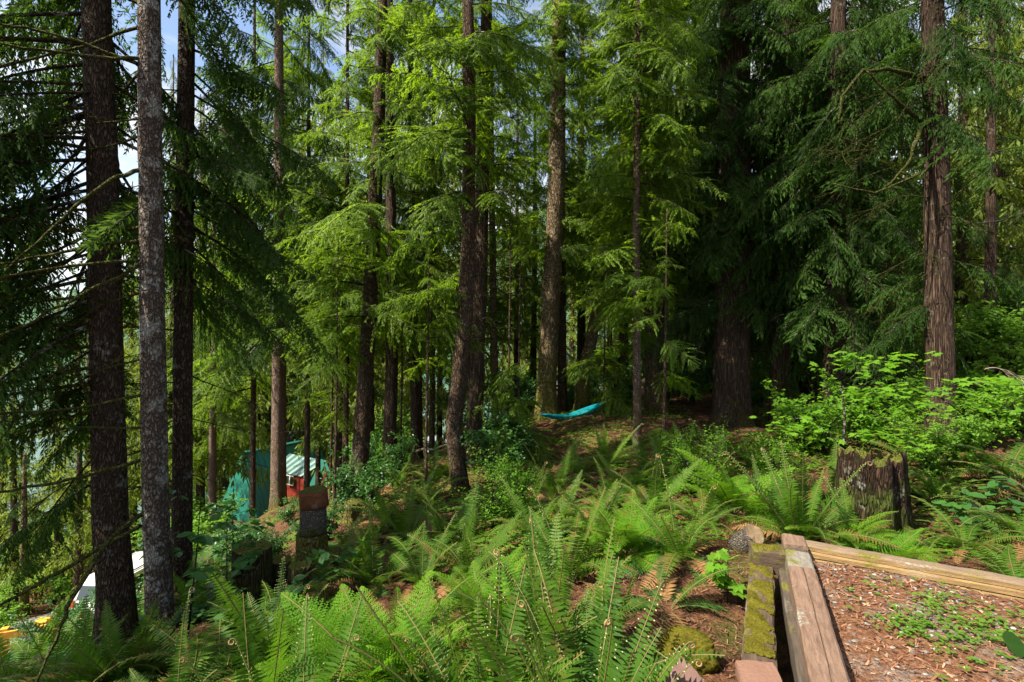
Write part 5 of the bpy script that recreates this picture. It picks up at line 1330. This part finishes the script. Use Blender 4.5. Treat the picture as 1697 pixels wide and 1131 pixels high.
wd = (w2 - w1).normalized(); wnn = Vector((-wd.y, wd.x, 0)); wnn = wnn if wnn.y < 0 else -wnn
fc = P(483, 795.5, 33.9) + wnn * .12
for dx in (-.19, .19):
    f = MB(); rot = Matrix.Rotation(math.atan2(wd.y, wd.x), 3, 'Z')
    for c_, s_ in (((-.17, 0, 0), (.05, .05, .62)), ((.17, 0, 0), (.05, .05, .62)), ((0, 0, .29), (.3, .05, .05)), ((0, 0, -.29), (.3, .05, .05))):
        f.box(rot @ Vector(c_), s_, mat=0, rot=rot)
    fo = f.build('window', M['white'], cabin, fc + rot @ Vector((dx, 0, 0)) - cb)
    g = MB(); g.box((0, 0, 0), (.3, .02, .54), rot=rot); g.build('pane', M['glass'], fo)
pa = P(541, 765, 32.9); pl_, pr = P(517, 818, 32.9), P(567, 828, 32.9)
slab('gable_wall', [pa + V(0, .25, -.1), pl_ + V(.1, .25, -.7), pr + V(-.1, .25, -.4)], .08, M['maroon'], cabin, cb)
slab('porch_wall', [P(545, 800, 33.05), P(541, 845, 33.05), P(557, 845, 33.05), P(556, 806, 33.05)], .06, M['redw'], cabin, cb)
for a_, b_, wd_ in ((pa, pl_, .36), (pa, pr, .16)):
    dd_ = (b_ - a_); sx_ = Vector((dd_.z, 0, -dd_.x)).normalized() * wd_
    slab('bargeboard', [a_, b_, b_ + sx_, a_ + sx_] if sx_.x < 0 else [a_ + sx_, b_ + sx_, b_, a_], .08, M['greenl'], cabin, cb)
for px in (505, 554): bar('post', P(px, 788 if px == 505 else 815, 33.1), P(px, 845, 33.1), .06, M['white'], cabin, cb)

M['blue'] = plain('pale_blue_paint', (.30, .44, .52), .6); M['greyroof'] = plain('grey_shingle', (.2, .2, .21), .9, .1, 0, .3, 9); M['greywall'] = plain('grey_wall', (.1, .1, .105), .8)
M['shedroof'] = plain('shed_roof', (.22, .25, .27), .5)
M['redp'] = plain('red_plastic', (.55, .03, .02), .4)
sb = P(735, 760, 29); sb.z = H(sb.x, 29)
shed = thing('shed', 'small pale blue shed half hidden behind the bowed trunk', 'shed', sb)
slab('wall', [P(705, 733, 29), P(705, 775, 29), P(766, 775, 28), P(766, 733, 28)], .1, M['blue'], shed, sb)
slab('wall', [P(766, 733, 28), P(766, 775, 28), P(780, 770, 31), P(780, 728, 31)], .1, M['blue'], shed, sb)
slab('roof', [P(700, 732, 28.6), P(772, 733, 27.6), P(784, 722, 31.5), P(712, 722, 32)], .06, M['shedroof'], shed, sb)
f = MB(); f.box((0, 0, 0), (.8, .06, .55)); fo = f.build('window', M['white'], shed, P(722, 748, 28.6) - sb); g = MB(); g.box((0, -.035, 0), (.66, .02, .42)); g.build('pane', M['glass'], fo)
r_ = rounded_block(.16, .07, .26, 4, .02, 5).build('red_float', M['redp'], None, P(735, 742, 27.6)); tag(r_, 'small red float hanging on the pale blue shed', 'float')
def house(px0, px1, ry, ey, by, d, label):
    b = P((px0 + px1) / 2, by, d); b.z = min(b.z, H(b.x, d)); o = thing('house', label, 'house', b)
    a1, a2 = P(px0, ry, d + 3), P(px1, ry, d + 3); e1, e2 = P(px0 - 4, ey, d), P(px1 + 4, ey, d)
    n_ = 7
    for k in range(n_): 
        f0, f1 = k / n_, (k + 1) / n_
        slab('roof_course', [a1.lerp(e1, f0) + V(0, 0, .02), a1.lerp(e1, f1) + V(0, 0, .05), a2.lerp(e2, f1) + V(0, 0, .05), a2.lerp(e2, f0) + V(0, 0, .02)], .05, M['greyroof'], o, b)
    back = V(0, 6, 0); slab('roof', [a2, a2 + back + V(0, 0, e1.z - a1.z), a1 + back + V(0, 0, e1.z - a1.z), a1], .06, M['greyroof'], o, b)
    slab('wall', [e1 + V(.3, .5, .1), V(e1.x + .3, e1.y + .5, b.z - .5), V(e2.x - .3, e2.y + .5, b.z - .5), e2 + V(-.3, .5, .1)], .1, M['greywall'], o, b)
    for px in (px0 * .75 + px1 * .25, px0 * .3 + px1 * .7):
        f = MB(); f.box((0, 0, 0), (1.1, .08, .9)); fo = f.build('window', M['white'], o, P(px, ey + 12, d + .45) - b); g = MB(); g.box((0, -.045, 0), (.95, .02, .75)); g.build('pane', M['glass'], fo)
    return o
house(832, 1012, 622, 655, 690, 30, 'long low grey roofed house seen between trunks behind the hammock')
house(1225, 1300, 588, 612, 660, 33, 'grey roof glimpsed between the giant cedar and the next trunk')

# ------------------------------------------------------------------ lane, cars, rail by the lake
M['asphalt'] = plain('asphalt', (.16, .155, .15), .9, .1, 0, .2, 30)
mb = MB(); nr_, nc_ = 40, 8
for i in range(nr_ + 1):
    y = 13.5 + 17 * i / nr_; xc = -16.2 + (y - 17) * .12
    for j in range(nc_ + 1):
        x = xc - 2.3 + 4.6 * j / nc_ + 1.0; mb.v.append((x, y, H(x, y) * 0 + (float(Hs(np.array([xc]), np.array([y]))[0]) + .12)))
for i in range(nr_):
    for j in range(nc_):
        o = i * (nc_ + 1) + j; mb.f.append((o, o + 1, o + nc_ + 2, o + nc_ + 1)); mb.m.append(0); mb.s.append(True)
tag(mb.build('lane', M['asphalt']), kind='structure')
M['carw'] = plain('white_car_paint', (.5, .5, .49), .25, .5, 0, .03); M['tyre'] = plain('tyre', (.02, .02, .02), .8); M['rim'] = plain('rim', (.4, .4, .4), .3, .5, .8)
def car(x, y, rz, label, L=4.5, W=1.8, prof=None):
    o = thing('parked_car', label, 'car', (x, y, float(Hs(np.array([x]), np.array([y]))[0]) + .14), rz)
    pr_ = prof or [(-2.2, .35), (-2.25, .85), (-2.1, 1.0), (-1.95, 1.55), (-1.6, 1.68), (.3, 1.66), (.6, 1.58), (1.15, 1.05), (2.1, .88), (2.25, .6), (2.2, .32)]
    mb = MB(); k = len(pr_)
    for sg, ins in ((-1, 0), (1, 0)):
        for (px, pz) in pr_: mb.v.append((px, sg * (W / 2 - (.16 * max(0, pz - 1) / .6)), pz))
    mb.f = [tuple(range(k)), tuple(reversed(range(k, 2 * k)))] + [(i, i + k, (i + 1) % k + k, (i + 1) % k) for i in range(k)]; mb.m = [0] * len(mb.f); mb.s = [False] * len(mb.f)
    bo = mb.build('body', M['carw'], o)
    bv = bo.modifiers.new('bevel', 'BEVEL'); bv.width = .06; bv.segments = 2
    xa, xb, xc, xd = pr_[3][0], pr_[4][0], pr_[6][0], pr_[7][0]
    def wq(name, pts): 
        g = MB(); g.add(pts, [tuple(range(len(pts)))], 0, False); return g.build(name, M['glass'], o)
    for sg in (-1, 1):
        yw = lambda z: sg * (W / 2 + .008 - (.16 * max(0, z - 1) / .6))
        for (a0, a1, b0, b1) in ((-1.85, -1.05, -1.65, -1.05), (-.98, -.05, -.98, -.05), (.02, .95, .02, .48)):
            pts = [(a0, yw(1.08), 1.08), (a1, yw(1.08), 1.08), (b1, yw(1.55), 1.55), (b0, yw(1.55), 1.55)]
            wq('side_window', pts if sg < 0 else pts[::-1])
        t_ = MB(); t_.box((-2.2, sg * (W / 2 - .14), .98), (.1, .2, .22)); t_.build('tail_light', M['redp'], o)
        t_ = MB(); t_.box((2.17, sg * (W / 2 - .2), .74), (.1, .3, .13)); t_.build('headlight', M['white'], o)
        for wx in (-1.4, 1.35):
            w_ = MB(); w_.tube([(wx, sg * (W / 2 - .2), .33), (wx, sg * (W / 2 + .01), .33)], [.33, .33], 18); wo_ = w_.build('wheel', M['tyre'], o)
            w_ = MB(); w_.tube([(wx, sg * (W / 2 + .0), .33), (wx, sg * (W / 2 + .02), .33)], [.2, .19], 12); w_.build('rim', M['rim'], wo_)
    wq('rear_window', [(-2.14, W / 2 - .25, 1.08), (-2.14, -W / 2 + .25, 1.08), (-2.0, -W / 2 + .32, 1.5), (-2.0, W / 2 - .32, 1.5)])
    wq('windscreen', [(1.12, -W / 2 + .2, 1.12), (1.12, W / 2 - .2, 1.12), (.66, W / 2 - .3, 1.54), (.66, -W / 2 + .3, 1.54)])
    for sg in (-1, 1):
        r2 = MB(); r2.tube([(-1.5, sg * .6, 1.72), (.2, sg * .6, 1.71)], [.025, .025], 6); r2.build('roof_rail', M['tyre'], o)
    return o
car(-13.5, 18.9, R(86), 'white car with red tail lights parked on the lane, nearer one')
car(-13.6, 24.6, R(84), 'white car farther along the lane, roof seen between the spruce trunks')
M['railw'] = plain('rail_wood', (.22, .13, .07), .8)
fb = Vector((-21.3, 20.5, 0)); fe = Vector((-19.2, 30, 0))
fen = thing('lake_rail', 'brown wooden post and rail fence along the water', 'fence', (fb.x, fb.y, H(fb.x, fb.y)))
pp_ = []
for k in range(6):
    p = fb.lerp(fe, k / 5); p.z = H(p.x, p.y); pp_.append(p); q = MB(); q.box((0, 0, .5), (.16, .16, 1.2)); q.build('post', M['railw'], fen, p - Vector(fen.location))
for k in range(5):
    for hh in (.45, .9): bar('rail', pp_[k] + V(.1, 0, hh), pp_[k + 1] + V(.1, 0, hh), .06, M['railw'], fen, Vector(fen.location))
M['yellow'] = plain('yellow_wood', (.55, .27, .03), .7); M['yel2'] = plain('yellow_plastic', (.75, .42, .02), .45)
yb = P(40, 1045, 14); yb.z = H(yb.x, 14)
yw = thing('yellow_rail', 'low yellow painted timber barrier at the lower left edge', 'barrier', yb, R(25))
for k in range(4): q = MB(); q.box((-1.2 + .8 * k, 0, .35), (.16, .16, .8)); q.build('post', M['yellow'], yw)
for z in (.25, .6): q = MB(); q.box((0, -.12, z), (3.0, .06, .18)); q.build('rail', M['yellow'], yw)
p = P(71, 1003, 17.2); yo = tag(rounded_block(.17, .14, .24, 6, .08, 5).build('yellow_bundle', M['yel2'], None, (p.x, p.y, float(Hs(np.array([p.x]), np.array([p.y]))[0]) + .3)), 'small yellow bundle standing on the lane behind the white car', 'bundle')

tree('L0', 'spruce_tree', 'added spruce beyond the left border to shade the ferns, only its outermost twigs reach the picture', 'tree', [(-1250, 900), (-1250, 800), (-1245, 300), (-1245, 0)], 2.7, 100, 'bark_spruce', 15, .5)  # added outside the frame to cast shade on the lower-left ferns
crown('L0', 2.6, 9, 22, SPR, (.8, 1.1), (-25, 0))
# bare branches hanging from the slim lichen trunk
def limb(key, pts, r0, name='dead_branch', mat='mossy'):
    o = TREES[key]['o']; b = Vector(o.location); mb = MB(); P3 = [P(*q) - b for q in pts]; fine = []
    for a, c in zip(P3, P3[1:]):
        for k in range(4): fine.append(a.lerp(c, k / 4) + V(random.uniform(-1, 1), random.uniform(-1, 1), random.uniform(-1, 1)) * .012)
    fine.append(P3[-1]); n = len(fine)
    mb.tube(fine, [r0 * (1 - .7 * k / n) + .002 for k in range(n)], 7, 0, True, .12)
    return mb.build(name, M[mat], TREES[key]['crown'])
limb('L2', [(236, 850, 4.95), (170, 905, 4.5), (120, 990, 4.1), (90, 1060, 3.9), (60, 1131, 3.7)], .021)
limb('L2', [(236, 868, 4.95), (140, 925, 4.6), (60, 970, 4.4), (0, 1004, 4.2), (-40, 1025, 4.1)], .019)
limb('L2', [(236, 762, 4.95), (150, 785, 4.7), (70, 805, 4.5), (-30, 822, 4.3)], .019)
limb('L2', [(236, 440, 4.95), (150, 480, 4.7), (60, 530, 4.5), (-30, 575, 4.3)], .017)
limb('L2', [(236, 400, 4.95), (170, 405, 4.7), (80, 425, 4.5), (-20, 440, 4.3)], .019)
limb('L2', [(236, 280, 4.95), (180, 300, 4.7), (110, 355, 4.5), (10, 450, 4.3)], .02)
limb('L2', [(236, 110, 4.95), (150, 75, 4.7), (60, 50, 4.5), (-20, 40, 4.3)], .018)
limb('L2', [(236, 100, 4.95), (140, 95, 4.6), (40, 78, 4.3), (-20, 70, 4.2)], .016)
limb('L1', [(160, 690, 5.4), (120, 600, 5.2), (60, 640, 5.0), (0, 730, 4.8)], .018)
limb('G4', [(1535, 130, 8.4), (1470, 115, 8.2), (1430, 118, 8.0), (1395, 160, 7.9), (1390, 205, 7.8)], .035)
limb('G4', [(1535, 210, 8.4), (1480, 160, 8.1), (1432, 115, 8.0)], .03)
limb('G4', [(1535, 200, 8.4), (1515, 240, 8.0), (1510, 265, 7.9), (1470, 310, 7.8)], .035)
limb('G4', [(1540, 280, 8.4), (1500, 300, 8.1), (1450, 320, 7.9), (1380, 305, 7.8)], .025)
cab = MB(); a, b = P(1600, 372, 16), P(1760, 320, 15); cab.tube([a.lerp(b, k / 10) + V(0, 0, -.25 * math.sin(math.pi * k / 10)) for k in range(11)], [.022] * 11, 6, 0, True)
tag(cab.build('power_cable', M['tyre']), 'dark overhead cable crossing the upper right corner', 'cable')
